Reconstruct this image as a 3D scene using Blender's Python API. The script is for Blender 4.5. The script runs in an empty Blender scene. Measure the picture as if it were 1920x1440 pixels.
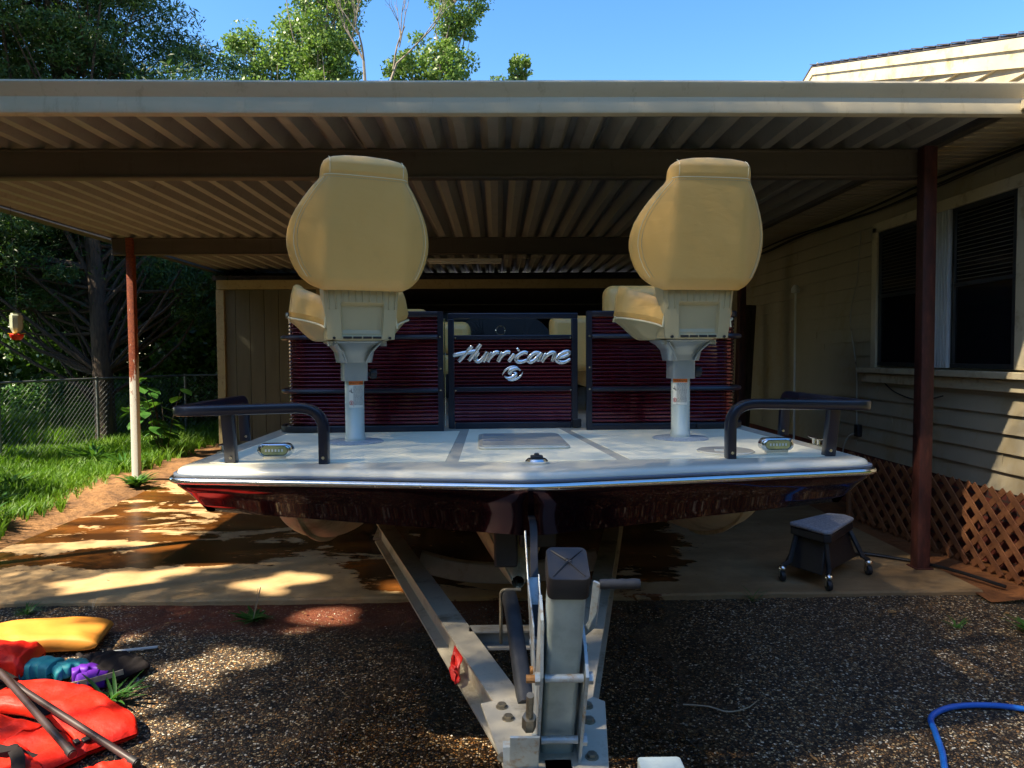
import bpy, bmesh, math, random
import numpy as np
from mathutils import Vector, Matrix, Euler
from math import sin, cos, pi, radians
random.seed(7); RNG=np.random.default_rng(11)
SC=bpy.context.scene; COL=SC.collection
SUN_EL=radians(50); SUN_AZ=Vector((-.90,-.43,0)).normalized()      # horizontal direction towards the sun
SUN=Vector((SUN_AZ.x*cos(SUN_EL),SUN_AZ.y*cos(SUN_EL),sin(SUN_EL)))

# ------------------------------------------------------------------ materials
def srgb(r,g,b):
    f=lambda c:(c/255/12.92) if c/255<=.04045 else ((c/255+.055)/1.055)**2.4
    return (f(r),f(g),f(b),1)
class NT:
    def __init__(s,name):
        s.m=bpy.data.materials.new(name); s.m.use_nodes=True; s.t=s.m.node_tree; s.t.nodes.clear()
        s.out=s.n('ShaderNodeOutputMaterial'); s.p=s.n('ShaderNodeBsdfPrincipled'); s.l(s.p.outputs[0],s.out.inputs[0])
        s.tc=s.n('ShaderNodeTexCoord')
    def n(s,t,**k):
        n=s.t.nodes.new(t)
        for a,v in k.items(): setattr(n,a,v)
        return n
    def l(s,a,b): s.t.links.new(a,b)
    def coord(s,scale=(1,1,1),which='Object'):
        m=s.n('ShaderNodeMapping'); m.inputs['Scale'].default_value=scale; s.l(s.tc.outputs[which],m.inputs[0]); return m.outputs[0]
    def noise(s,scale,detail=4,rough=.55,co=None,dist=0):
        n=s.n('ShaderNodeTexNoise'); n.inputs['Scale'].default_value=scale; n.inputs['Detail'].default_value=detail
        n.inputs['Roughness'].default_value=rough; n.inputs['Distortion'].default_value=dist
        s.l(co if co else s.tc.outputs['Object'],n.inputs['Vector']); return n.outputs['Fac']
    def ramp(s,fac,stops,interp='LINEAR'):
        r=s.n('ShaderNodeValToRGB'); e=r.color_ramp.elements; r.color_ramp.interpolation=interp
        while len(e)<len(stops): e.new(.5)
        for i,(p,c) in enumerate(stops): e[i].position=p; e[i].color=c if hasattr(c,'__len__') else (c,c,c,1)
        s.l(fac,r.inputs[0]); return r.outputs[0]
    def mix(s,fac,a,b,mode='MIX'):
        m=s.n('ShaderNodeMix',data_type='RGBA',blend_type=mode)
        for v,i in ((fac,0),(a,6),(b,7)):
            if hasattr(v,'is_linked') or hasattr(v,'links'): s.l(v,m.inputs[i])
            else: m.inputs[i].default_value=v
        return m.outputs[2]
    def math(s,op,a,b=0.5):
        m=s.n('ShaderNodeMath',operation=op)
        for v,i in ((a,0),(b,1)):
            if hasattr(v,'links'): s.l(v,m.inputs[i])
            else: m.inputs[i].default_value=v
        return m.outputs[0]
    def bump(s,h,strength=.3,dist=.01):
        b=s.n('ShaderNodeBump'); b.inputs['Strength'].default_value=strength; b.inputs['Distance'].default_value=dist
        s.l(h,b.inputs['Height']); s.l(b.outputs[0],s.p.inputs['Normal']); return b
    def set(s,**k):
        for a,v in k.items():
            i=s.p.inputs[a.replace('_',' ')]
            if hasattr(v,'links'): s.l(v,i)
            else: i.default_value=v
        return s
def pm(name,c1,c2=None,scale=8,rough=.5,metal=0,bump=0,bscale=60,bdist=.003,coat=0,rvar=.1,co=(1,1,1),dirt=None,spec=.5):
    t=NT(name); c2=c2 or c1
    n=t.noise(scale,5,.6,t.coord(co))
    col=t.ramp(n,[(.3,c1),(.7,c2)])
    if dirt:
        d=t.noise(dirt[1],6,.7,t.coord(co)); col=t.mix(t.ramp(d,[(.52,0.),(.72,1.)]),col,dirt[0])
    t.set(Base_Color=col,Metallic=metal,Specular_IOR_Level=spec)
    r=t.n('ShaderNodeMapRange'); t.l(n,r.inputs[0]); r.inputs[3].default_value=max(0,rough-rvar); r.inputs[4].default_value=rough+rvar
    t.set(Roughness=r.outputs[0])
    if coat: t.set(Coat_Weight=coat,Coat_Roughness=.05)
    if bump: t.bump(t.noise(bscale,4,.6),bump,bdist)
    return t.m
M={}
M['gel']=pm('deck_gelcoat',srgb(212,208,190),srgb(220,216,196),3,.22,coat=.3,rvar=.06)
M['pad']=pm('nonskid_white',srgb(246,240,212),srgb(238,232,202),4,.55,bump=.25,bscale=700,bdist=.0006)
M['chrome']=pm('chrome_trim',(.84,.83,.78,1),None,5,.19,1,rvar=.04)
M['gasket']=pm('grey_gasket',srgb(105,118,135),None,9,.5)
M['black']=pm('black_anodised_rail',(.006,.010,.022,1),(.009,.014,.028,1),6,.3,.0,rvar=.05,coat=.2)
M['blackp']=pm('black_plastic',(.012,.012,.014,1),(.02,.02,.022,1),30,.5,bump=.15,bscale=300)
M['rubber']=pm('black_rubber',(.015,.017,.02,1),(.035,.037,.04,1),18,.6,bump=.2,bscale=120)
M['vinyl']=pm('tan_marine_vinyl',srgb(228,186,112),srgb(220,176,102),2.2,.4,bump=.12,bscale=520,bdist=.0008,rvar=.05)
def vinylmat():
    t=NT('tan_marine_vinyl_grain'); n=t.noise(2.2,5,.6); d=t.noise(9,5,.7)
    c=t.mix(t.ramp(n,[(.3,0.),(.7,1.)]),srgb(234,188,112),srgb(226,176,98)); c=t.mix(t.ramp(d,[(.58,0.),(.8,.25)]),c,srgb(186,146,92))
    g=t.noise(520,3); w=t.noise(11,3,.5,t.coord((1,1,2.6)),1.2)
    t.set(Base_Color=c,Roughness=.40); t.bump(t.math('ADD',t.math('MULTIPLY',g,.05),w),.22,.006); return t.m
M['vinyl']=vinylmat()
M['vinyl2']=pm('stitch_thread',srgb(240,225,180),None,9,.5)
M['shell']=pm('beige_moulded_plastic',srgb(190,176,136),srgb(182,167,126),3,.42,bump=.06,bscale=400,bdist=.0006)
M['castgrey']=pm('grey_cast_metal',srgb(150,160,162),srgb(165,174,174),6,.35,.4)
M['pedestal']=pm('pedestal_enamel',srgb(186,200,192),srgb(196,208,200),5,.3,.1)
M['speck']=pm('speckled_grey_plate',srgb(120,135,145),srgb(190,200,205),160,.5,rvar=.05)
M['alu']=pm('weathered_aluminium',srgb(182,174,156),srgb(202,194,174),5,.48,.3,bump=.15,bscale=45,dirt=(srgb(112,98,72),5),rvar=.1)
M['alu2']=pm('dull_aluminium',srgb(140,140,134),srgb(160,158,150),9,.5,.35,dirt=(srgb(100,88,64),7))
M['ponton']=pm('pontoon_hull_beige',srgb(220,208,178),srgb(208,194,162),3,.4,.2,dirt=(srgb(150,130,95),4))
M['galv']=pm('galvanised_steel',srgb(158,174,170),srgb(200,214,208),13,.45,.25,bump=.25,bscale=60,bdist=.002,dirt=(srgb(178,194,190),26),rvar=.12)
M['galvd']=pm('zinc_plate',srgb(150,162,164),srgb(186,196,196),16,.42,.3,bump=.15,bscale=90,dirt=(srgb(150,120,80),30))
M['letter']=pm('polished_lettering',srgb(238,240,238),None,5,.2,.75,rvar=.05,coat=.5)
M['bolt']=pm('bolt_steel',srgb(120,112,95),srgb(160,150,130),60,.4,.7)
M['rustb']=pm('rusty_bolt',srgb(150,100,50),srgb(180,130,80),60,.6,.4)
M['screw']=pm('screw_head',(.6,.6,.6,1),None,60,.25,1)
def hullmat():
    t=NT('maroon_flake_paint'); v=t.n('ShaderNodeTexVoronoi'); v.inputs['Scale'].default_value=420; t.l(t.tc.outputs['Object'],v.inputs['Vector'])
    sp=t.ramp(v.outputs['Distance'],[(.0,1.),(.16,0.)]); n=t.noise(300,2)
    c=t.mix(t.math('MULTIPLY',sp,n),srgb(52,6,18),srgb(170,80,70))
    t.set(Base_Color=c,Roughness=.13,Metallic=.88,Coat_Weight=.6,Coat_Roughness=.03); return t.m
M['hull']=hullmat()
M['panel']=pm('maroon_fence_sheet',srgb(104,14,38),srgb(88,10,30),2,.17,.8,coat=.8,rvar=.03)
M['lens']=pm('lamp_lens',srgb(210,205,140),srgb(150,160,120),40,.15,.2,coat=1)
M['dark']=pm('dark_gear_and_shade',(.01,.01,.012,1),(.02,.018,.018,1),6,.6)
def carport(name,a,b,stain,sc=3,metal=.0,rough=.5):
    t=NT(name); n=t.noise(sc,5,.6,t.coord((.6,.6,3))); s=t.noise(9,6,.75,t.coord((1.2,1.2,.25)))
    c=t.mix(t.ramp(n,[(.35,0.),(.7,1.)]),a,b); c=t.mix(t.ramp(s,[(.56,0.),(.75,.7)]),c,stain)
    t.set(Base_Color=c,Roughness=rough,Metallic=metal); t.bump(t.noise(40,3),.08,.004); return t.m
M['pan']=carport('roof_pan_enamel',srgb(160,161,157),srgb(148,149,145),srgb(114,110,98),2)
M['fascia']=carport('gutter_enamel',srgb(200,186,154),srgb(188,174,142),srgb(150,132,100),3)
M['beam']=carport('beam_brown_enamel',srgb(90,83,74),srgb(82,75,66),srgb(62,54,45),3)
def rust(name,paint,lo,hi,rustfirst):
    t=NT(name); g=t.n('ShaderNodeSeparateXYZ'); t.l(t.tc.outputs['Object'],g.inputs[0])
    n=t.noise(14,7,.7,t.coord((1,1,.25))); n2=t.noise(60,5,.7)
    z=t.n('ShaderNodeMapRange'); t.l(g.outputs[2],z.inputs[0]); z.inputs[1].default_value=lo; z.inputs[2].default_value=hi
    f=t.math('ADD',z.outputs[0],t.math('MULTIPLY',t.math('SUBTRACT',n,.5),2.3)); f=t.ramp(f,[(.42,0.),(.56,1.)])
    rc=t.ramp(n2,[(.3,srgb(70,28,18)),(.5,srgb(124,54,28)),(.8,srgb(164,92,48))])
    t.set(Base_Color=t.mix(f,paint,rc),Roughness=.7); t.bump(n2,.25,.003); return t.m
M['postL']=rust('rusty_white_post',srgb(198,198,190),.5,2.3,0)
M['postR']=rust('rust_brown_post',srgb(120,40,28),-3,-1,0)
def postr():
    t=NT('rust_red_post'); n=t.noise(20,7,.7,t.coord((1,1,.3)))
    t.set(Base_Color=t.ramp(n,[(.3,srgb(46,22,18)),(.55,srgb(78,36,28)),(.78,srgb(108,60,44))]),Roughness=.65); t.bump(n,.2,.003); return t.m
M['postR']=postr()
M['siding']=pm('cream_siding',srgb(182,172,148),srgb(170,160,136),1.6,.55,bump=.1,bscale=30,dirt=(srgb(168,148,108),2.2),co=(1,1,.5))
M['trim']=pm('cream_trim',srgb(214,202,172),srgb(200,188,156),2,.5,dirt=(srgb(160,138,100),6))
M['wframe']=pm('dark_window_frame',srgb(44,46,46),srgb(60,62,60),6,.4)
M['white']=pm('white_window_metal',srgb(214,220,216),srgb(200,206,204),4,.35)
M['shingle']=pm('dark_shingle',srgb(50,50,58),srgb(78,76,80),26,.9,bump=.5,bscale=40)
M['shedwall']=pm('olive_grooved_siding',srgb(90,90,74),srgb(78,78,64),3,.75,bump=.3,bscale=30,co=(3,3,.3))
M['shedtrim']=pm('shed_tan_trim',srgb(160,148,110),srgb(146,134,98),3,.7,dirt=(srgb(120,100,70),20))
M['brick']=None
def brick():
    t=NT('red_brick'); b=t.n('ShaderNodeTexBrick'); m=t.n('ShaderNodeMapping'); m.inputs['Rotation'].default_value=(pi/2,0,pi/2)
    sx=t.n('ShaderNodeSeparateXYZ'); cx=t.n('ShaderNodeCombineXYZ'); t.l(t.tc.outputs['Object'],sx.inputs[0]); t.l(sx.outputs[1],cx.inputs[0]); t.l(sx.outputs[2],cx.inputs[1]); t.l(cx.outputs[0],b.inputs[0])
    b.inputs['Scale'].default_value=1; b.inputs['Brick Width'].default_value=.2; b.inputs['Row Height'].default_value=.07; b.inputs['Mortar Size'].default_value=.008
    b.inputs['Color1'].default_value=srgb(112,48,36); b.inputs['Color2'].default_value=srgb(88,38,32); b.inputs['Mortar'].default_value=srgb(70,54,46)
    t.set(Base_Color=b.outputs[0],Roughness=.85); t.bump(b.outputs['Fac'],-.4,.006); return t.m
M['brick']=brick()
M['lattice']=pm('brown_lattice_wood',srgb(150,98,62),srgb(122,74,46),4,.75,bump=.2,bscale=40,dirt=(srgb(92,50,30),9))
def glassm():
    t=NT('window_screen_glass'); n=t.noise(240,2)
    t.set(Base_Color=t.ramp(n,[(.45,srgb(14,16,20)),(.7,srgb(30,34,42))]),Roughness=.12,Coat_Weight=.5); return t.m
M['glass']=glassm()
M['jacket']=pm('red_nylon',srgb(232,38,14),srgb(222,26,8),3,.6,bump=.5,bscale=16,bdist=.014,rvar=.05,co=(1,2.2,1))
M['yellow']=pm('yellow_nylon',srgb(226,152,66),srgb(214,138,50),3,.6,bump=.2,bscale=14,bdist=.01)
M['teal']=pm('teal_foam',srgb(20,150,160),srgb(16,134,146),5,.6,bump=.1)
M['purple']=pm('purple_foam',srgb(96,24,160),srgb(84,18,144),5,.6,bump=.1)
M['blackc']=pm('black_cloth',(.012,.010,.010,1),(.022,.018,.018,1),12,.85,bump=.3,bscale=40,spec=.2)
M['pole']=pm('dark_paddle_shaft',srgb(52,40,40),srgb(66,52,50),9,.4)
M['hose']=pm('blue_rubber_hose',srgb(18,116,212),srgb(14,104,198),10,.35)
M['twig']=pm('dry_twig',srgb(190,176,150),srgb(150,132,104),20,.8)
M['carpet']=pm('grey_marine_carpet',srgb(168,172,180),srgb(120,124,132),90,.95,bump=.5,bscale=300)
M['tape']=pm('red_ribbon',srgb(214,44,36),srgb(190,30,26),12,.5)
M['orange']=pm('orange_reflector',srgb(240,84,20),None,30,.2,coat=1)
M['lorange']=pm('warning_orange',srgb(240,120,40),None,5,.5)
M['lwhite']=pm('label_white',srgb(222,224,212),None,5,.5)
M['lblack']=pm('label_black_ink',srgb(26,26,28),None,5,.6)
M['lred']=pm('label_red_ink',srgb(200,40,40),None,5,.6)
M['fenceg']=pm('galvanised_fence_wire',srgb(130,134,132),srgb(100,104,102),20,.5,.5)
M['bottle']=pm('clear_frosted_bottle',srgb(196,204,180),srgb(176,186,160),12,.25,coat=.5)
M['redp']=pm('red_feeder_plastic',srgb(196,32,20),None,9,.35)
M['yelp']=pm('yellow_feeder_plastic',srgb(228,180,50),None,9,.4)
M['cable']=pm('dark_cable',(.01,.01,.012,1),None,9,.5)
M['wirew']=pm('white_wire',srgb(180,176,160),None,9,.5)
def bark(name,a,b):
    t=NT(name); n=t.noise(7,7,.7,t.coord((4,4,.8)))
    t.set(Base_Color=t.ramp(n,[(.3,a),(.7,b)]),Roughness=.9); t.bump(n,.8,.03); return t.m
M['bark']=bark('dark_bark',srgb(40,32,26),srgb(84,70,56)); M['bark2']=bark('grey_bark',srgb(92,80,70),srgb(150,140,124))
def leafm(name,a,b,c,gloss=.35,trans=.35):
    t=NT(name); v=t.n('ShaderNodeTexVoronoi'); v.inputs['Scale'].default_value=9; t.l(t.tc.outputs['Object'],v.inputs['Vector'])
    s=t.n('ShaderNodeSeparateColor'); t.l(v.outputs['Color'],s.inputs[0])
    n=t.noise(1.1,3); f=t.math('ADD',t.math('MULTIPLY',s.outputs[0],.5),t.math('MULTIPLY',n,.5))
    c0=t.ramp(f,[(.25,a),(.5,b),(.75,c)])
    t.set(Base_Color=c0,Roughness=gloss)
    tr=t.n('ShaderNodeBsdfTranslucent'); mx=t.n('ShaderNodeMixShader'); mx.inputs[0].default_value=trans
    t.l(t.mix(.5,c0,(.10,.22,.01,1),'MIX'),tr.inputs[0])
    t.l(t.p.outputs[0],mx.inputs[1]); t.l(tr.outputs[0],mx.inputs[2]); t.l(mx.outputs[0],t.out.inputs[0]); return t.m
G=lambda r,g,b:(r,g,b,1)
M['lf_dark']=leafm('cedar_foliage',G(.012,.045,.012),G(.022,.075,.016),G(.05,.12,.02),.55,.2)
M['lf_wood']=leafm('wood_foliage',G(.015,.05,.012),G(.03,.09,.015),G(.07,.16,.03),.4,.3)
M['lf_pop']=leafm('poplar_foliage',G(.10,.19,.045),G(.16,.27,.06),G(.26,.36,.10),.42,.45)
M['lf_weed']=leafm('weed_foliage',G(.03,.11,.02),G(.05,.17,.03),G(.08,.22,.04),.4,.3)
M['grass']=leafm('lawn_grass',G(.06,.17,.012),G(.11,.27,.02),G(.20,.36,.04),.55,.45)

# ground surfaces
def gravelmat():
    t=NT('exposed_aggregate')
    w=t.noise(3,3); co=t.coord()
    def vor(sc,feat='F1'):
        v=t.n('ShaderNodeTexVoronoi',feature=feat); v.inputs['Scale'].default_value=sc; v.inputs['Randomness'].default_value=1; t.l(co,v.inputs['Vector']); return v
    v=vor(88); v2=vor(88,'DISTANCE_TO_EDGE')
    s=t.n('ShaderNodeSeparateColor'); t.l(v.outputs['Color'],s.inputs[0])
    stone=t.ramp(s.outputs[0],[(0,srgb(46,36,28)),(.20,srgb(92,70,48)),(.40,srgb(136,104,68)),(.56,srgb(118,104,86)),(.68,srgb(176,130,80)),(.80,srgb(208,182,138)),(.92,srgb(248,236,210))],'CONSTANT')
    edge=t.ramp(v2.outputs['Distance'],[(.04,0.),(.2,1.)])
    dry=t.mix(edge,srgb(24,18,12),stone)
    # wet area in the middle, red clay washed along the slab
    sp=t.n('ShaderNodeSeparateXYZ'); t.l(t.tc.outputs['Object'],sp.inputs[0])
    big=t.noise(1.1,5,.6)
    def band(src,c,wd,soft,nz):
        d=t.math('ABSOLUTE',t.math('SUBTRACT',src,c)); d=t.math('ADD',d,t.math('MULTIPLY',t.math('SUBTRACT',big,.5),nz))
        m=t.n('ShaderNodeMapRange'); t.l(d,m.inputs[0]); m.inputs[1].default_value=wd; m.inputs[2].default_value=wd+soft; m.inputs[3].default_value=1; m.inputs[4].default_value=0
        return m.outputs[0]
    xx=t.math('ADD',sp.outputs[0],t.math('MULTIPLY',sp.outputs[1],-.12))
    wet=band(xx,-.25,.60,.55,1.5)
    col=t.mix(wet,dry,t.mix(.85,dry,t.mix(1.,dry,(.30,.24,.18,1),'MULTIPLY')))
    clay=t.math('MULTIPLY',band(sp.outputs[1],4.42,.20,.25,.9),band(sp.outputs[0],-.9,1.15,.5,1.5))
    col=t.mix(t.math('MULTIPLY',clay,.82),col,srgb(122,54,28))
    g2=t.noise(6,5,.7); col=t.mix(t.ramp(g2,[(.58,0.),(.75,.55)]),col,srgb(100,72,48))
    g3=t.noise(1.6,4,.6); col=t.mix(t.ramp(g3,[(.35,.3),(.55,0.)]),col,t.mix(1.,col,(.35,.3,.25,1),'MULTIPLY'))
    t.set(Base_Color=col)
    r=t.mix(wet,(.75,.75,.75,1),(.25,.25,.25,1)); t.set(Roughness=r,Specular_IOR_Level=.5)
    t.bump(t.math('ADD',t.math('MULTIPLY',edge,1.),t.math('MULTIPLY',s.outputs[1],.6)),.9,.006); return t.m
M['gravel']=gravelmat()
def slabmat():
    t=NT('stained_concrete')
    sp=t.n('ShaderNodeSeparateXYZ'); t.l(t.tc.outputs['Object'],sp.inputs[0])
    n=t.noise(1.25,9,.68,t.coord((.55,1.15,1)),.5); fine=t.noise(30,6,.7); med=t.noise(4,5,.6)
    c=t.mix(t.ramp(med,[(.35,0.),(.7,1.)]),srgb(192,160,116),srgb(162,130,88)); c=t.mix(t.ramp(fine,[(.5,0.),(.8,.35)]),c,srgb(120,98,70))
    # water: kept off the front lip on the left, everywhere under the boat
    y=t.n('ShaderNodeMapRange'); t.l(sp.outputs[1],y.inputs[0]); y.inputs[1].default_value=4.75; y.inputs[2].default_value=5.35; y.inputs[3].default_value=-.22; y.inputs[4].default_value=.02
    x=t.n('ShaderNodeMapRange'); t.l(sp.outputs[0],x.inputs[0]); x.inputs[1].default_value=-1.4; x.inputs[2].default_value=-.6; x.inputs[3].default_value=0; x.inputs[4].default_value=.16
    xr=t.n('ShaderNodeMapRange'); t.l(sp.outputs[0],xr.inputs[0]); xr.inputs[1].default_value=1.2; xr.inputs[2].default_value=2.0; xr.inputs[3].default_value=0; xr.inputs[4].default_value=-.5
    f=t.math('ADD',t.math('ADD',t.math('ADD',n,y.outputs[0]),x.outputs[0]),xr.outputs[0])
    wet=t.ramp(f,[(.478,0.),(.488,1.)])
    wc=t.mix(t.ramp(t.noise(2.2,5,.6,t.coord((.5,1.6,1))),[(.4,0.),(.65,1.)]),srgb(62,36,16),srgb(122,72,30))
    xs=t.n('ShaderNodeMapRange'); t.l(sp.outputs[0],xs.inputs[0]); xs.inputs[1].default_value=.2; xs.inputs[2].default_value=1.6; xs.inputs[3].default_value=0; xs.inputs[4].default_value=.75
    c=t.mix(t.math('MULTIPLY',xs.outputs[0],t.ramp(t.noise(2.6,6,.65,t.coord((.6,1.5,1))),[(.25,1.),(.75,.45)])),c,srgb(86,60,34)); c=t.mix(wet,c,wc); t.set(Base_Color=c)
    t.set(Roughness=t.mix(wet,(.8,.8,.8,1),(.27,.27,.27,1))); t.bump(fine,.15,.003); return t.m
M['slab']=slabmat()
M['dirt']=pm('brown_dirt',srgb(150,108,66),srgb(104,72,42),2.5,.9,bump=.8,bscale=12,bdist=.05,dirt=(srgb(74,50,32),6))
M['clay']=pm('orange_clay',srgb(150,92,48),srgb(112,68,36),3,.9,bump=.6,bscale=14,bdist=.03,dirt=(srgb(80,50,30),5))
M['earth']=pm('lawn_soil',srgb(62,70,30),srgb(84,76,42),1.2,.95,bump=.6,bscale=10,bdist=.05)

# ------------------------------------------------------------------ mesh builder
class MB:
    def __init__(s): s.v=[]; s.f=[]
    def add(s,vs,fs):
        o=len(s.v); s.v+= [tuple(v) for v in vs]; s.f+=[tuple(i+o for i in f) for f in fs]; return s
    def box(s,c,d,rot=None):
        x,y,z=[k/2 for k in d]; vs=[Vector((a*x,b*y,e*z)) for a in(-1,1) for b in(-1,1) for e in(-1,1)]
        if rot is not None:
            R=rot if isinstance(rot,Matrix) else Euler(rot).to_matrix(); vs=[R@v for v in vs]
        vs=[v+Vector(c) for v in vs]
        return s.add(vs,[(0,1,3,2),(4,6,7,5),(0,4,5,1),(2,3,7,6),(0,2,6,4),(1,5,7,3)])
    def prism(s,poly,z0,z1,fn=None):
        n=len(poly); vs=[(p[0],p[1],z0) for p in poly]+[(p[0],p[1],z1) for p in poly]
        fs=[tuple(range(n))[::-1],tuple(range(n,2*n))]+[(i,(i+1)%n,n+(i+1)%n,n+i) for i in range(n)]
        if fn: vs=[fn(*v) for v in vs]
        return s.add(vs,fs)
    def sweep(s,path,prof,closed=False,up=(0,0,1),scales=None,caps=True):
        P=[Vector(p) for p in path]; n=len(P); k=len(prof); vs=[]
        for i,p in enumerate(P):
            if closed: t=(P[(i+1)%n]-P[i-1])
            else: t=(P[min(i+1,n-1)]-P[max(i-1,0)])
            t.normalize(); u=Vector(up)
            if abs(t.dot(u))>.98: u=Vector((0,1,0)) if abs(t.y)<.9 else Vector((1,0,0))
            a=t.cross(u).normalized(); b=a.cross(t).normalized(); sc=scales[i] if scales else 1
            # mitre factor
            m=1
            for q in prof: vs.append(p+a*q[0]*sc*m+b*q[1]*sc*m)
        fs=[]
        for i in range(n if closed else n-1):
            j=(i+1)%n
            for q in range(k): r=(q+1)%k; fs.append((i*k+q,i*k+r,j*k+r,j*k+q))
        if not closed and caps: fs+= [tuple(range(k)),tuple(range((n-1)*k,n*k))[::-1]]
        return s.add(vs,fs)
    def tube(s,path,r,seg=10,closed=False,scales=None,flat=1,up=(0,0,1)):
        return s.sweep(path,[(cos(2*pi*i/seg)*r,sin(2*pi*i/seg)*r*flat) for i in range(seg)],closed,up,scales)
    def cyl(s,a,b,r,seg=16,r2=None):
        return s.sweep([a,b],[(cos(2*pi*i/seg),sin(2*pi*i/seg)) for i in range(seg)],scales=[r,r if r2 is None else r2])
    def lathe(s,prof,c=(0,0,0),seg=24,axis='z'):
        vs=[]; k=len(prof)
        for i in range(seg):
            a=2*pi*i/seg
            for r,z in prof:
                p=(r*cos(a),r*sin(a),z)
                if axis=='y': p=(p[0],p[2],p[1])
                if axis=='x': p=(p[2],p[0],p[1])
                vs.append((p[0]+c[0],p[1]+c[1],p[2]+c[2]))
        fs=[(i*k+q,((i+1)%seg)*k+q,((i+1)%seg)*k+q+1,i*k+q+1) for i in range(seg) for q in range(k-1)]
        fs+=[tuple(i*k for i in range(seg))[::-1],tuple(i*k+k-1 for i in range(seg))]
        return s.add(vs,fs)
    def grid(s,nu,nv,fn,cu=False,cv=False):
        vs=[fn(i/(nu if cu else nu-1),j/(nv if cv else nv-1)) for i in range(nu) for j in range(nv)]
        fs=[]
        for i in range(nu if cu else nu-1):
            for j in range(nv if cv else nv-1):
                i2=(i+1)%nu; j2=(j+1)%nv; fs.append((i*nv+j,i2*nv+j,i2*nv+j2,i*nv+j2))
        return s.add(vs,fs)
    def build(s,name,mat,parent=None,smooth=40,bevel=0,seg=2,solid=0,sub=0,label=None,loc=None,split=False):
        if split:
            # one object for each separate piece
            par=list(range(len(s.v)))
            def find(a):
                while par[a]!=a: par[a]=par[par[a]]; a=par[a]
                return a
            for f in s.f:
                for q in f[1:]: par[find(q)]=find(f[0])
            gr={}
            for f in s.f: gr.setdefault(find(f[0]),[]).append(f)
            out=[]
            for fs in gr.values():
                ids=sorted({q for f in fs for q in f}); mp={q:i for i,q in enumerate(ids)}
                m=MB(); m.v=[s.v[q] for q in ids]; m.f=[tuple(mp[q] for q in f) for f in fs]
                out.append(m.build(name,mat,parent,smooth,bevel,seg,solid,sub,label,loc))
            return out[0]
        me=bpy.data.meshes.new(name); me.from_pydata(s.v,[],s.f); me.validate(); 
        bm=bmesh.new(); bm.from_mesh(me); bmesh.ops.recalc_face_normals(bm,faces=bm.faces); bm.to_mesh(me); bm.free()
        me.materials.append(M[mat] if isinstance(mat,str) else mat)
        o=bpy.data.objects.new(name,me); COL.objects.link(o)
        if parent: o.parent=parent
        if loc: o.location=loc
        if solid:
            m=o.modifiers.new('s','SOLIDIFY'); m.thickness=solid; m.offset=0
        if bevel:
            m=o.modifiers.new('b','BEVEL'); m.width=bevel; m.segments=seg; m.limit_method='ANGLE'; m.angle_limit=radians(35)
        if sub:
            m=o.modifiers.new('u','SUBSURF'); m.levels=sub; m.render_levels=sub
        if smooth:
            me.shade_smooth()
            if not sub and smooth<180: me.set_sharp_from_angle(angle=radians(smooth))
        if label: o['label']=label
        return o
def tag(o,label=None,cat=None,group=None,kind=None):
    if label:o['label']=label
    if cat:o['category']=cat
    if group:o['group']=group
    if kind:o['kind']=kind
    return o
def empty(name,loc,label,cat,rz=0,group=None):
    o=bpy.data.objects.new(name,None); COL.objects.link(o); o.location=loc; o.rotation_euler=(0,0,rz); o.empty_display_size=.1
    return tag(o,label,cat,group)
def crom(pts,n=8,closed=False):
    P=[Vector(p) for p in pts]; out=[]; m=len(P)
    rng=range(m) if closed else range(m-1)
    for i in rng:
        g=lambda k:P[k%m] if closed else P[max(0,min(m-1,k))]
        a,b,c,d=g(i-1),g(i),g(i+1),g(i+2)
        for k in range(n):
            t=k/n; out.append(.5*((2*b)+(c-a)*t+(2*a-5*b+4*c-d)*t*t+(3*b-a-3*c+d)*t**3))
    if not closed: out.append(P[-1])
    return out
def rrect(w,h,r,n=4):
    out=[]
    for cx,cy,a0 in ((w/2-r,h/2-r,0),(-w/2+r,h/2-r,90),(-w/2+r,-h/2+r,180),(w/2-r,-h/2+r,270)):
        for i in range(n+1): a=radians(a0+90*i/n); out.append((cx+r*cos(a),cy+r*sin(a)))
    return out
def textmesh(s,size,depth):
    cu=bpy.data.curves.new('t','FONT'); cu.body=s; cu.size=size; cu.extrude=depth; cu.align_x='CENTER'
    o=bpy.data.objects.new('t',cu); COL.objects.link(o); bpy.context.view_layer.update()
    me=bpy.data.meshes.new_from_object(o); vs=[tuple(v.co) for v in me.vertices]; fs=[tuple(p.vertices) for p in me.polygons]
    bpy.data.objects.remove(o); bpy.data.curves.remove(cu); bpy.data.meshes.remove(me); return vs,fs

# ------------------------------------------------------------------ setting
tag(MB().add([(-400,-200,-.06),(400,-200,-.06),(400,600,-.06),(-400,600,-.06)],[(0,1,2,3)]).build('ground','earth'),kind='structure')
tag(MB().grid(60,40,lambda u,v:(-4.7+8.8*u,-3+7.6*v,-.035+.006*sin(7*u*3)*cos(9*v))).build('gravel_driveway','gravel'),kind='structure')
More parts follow.
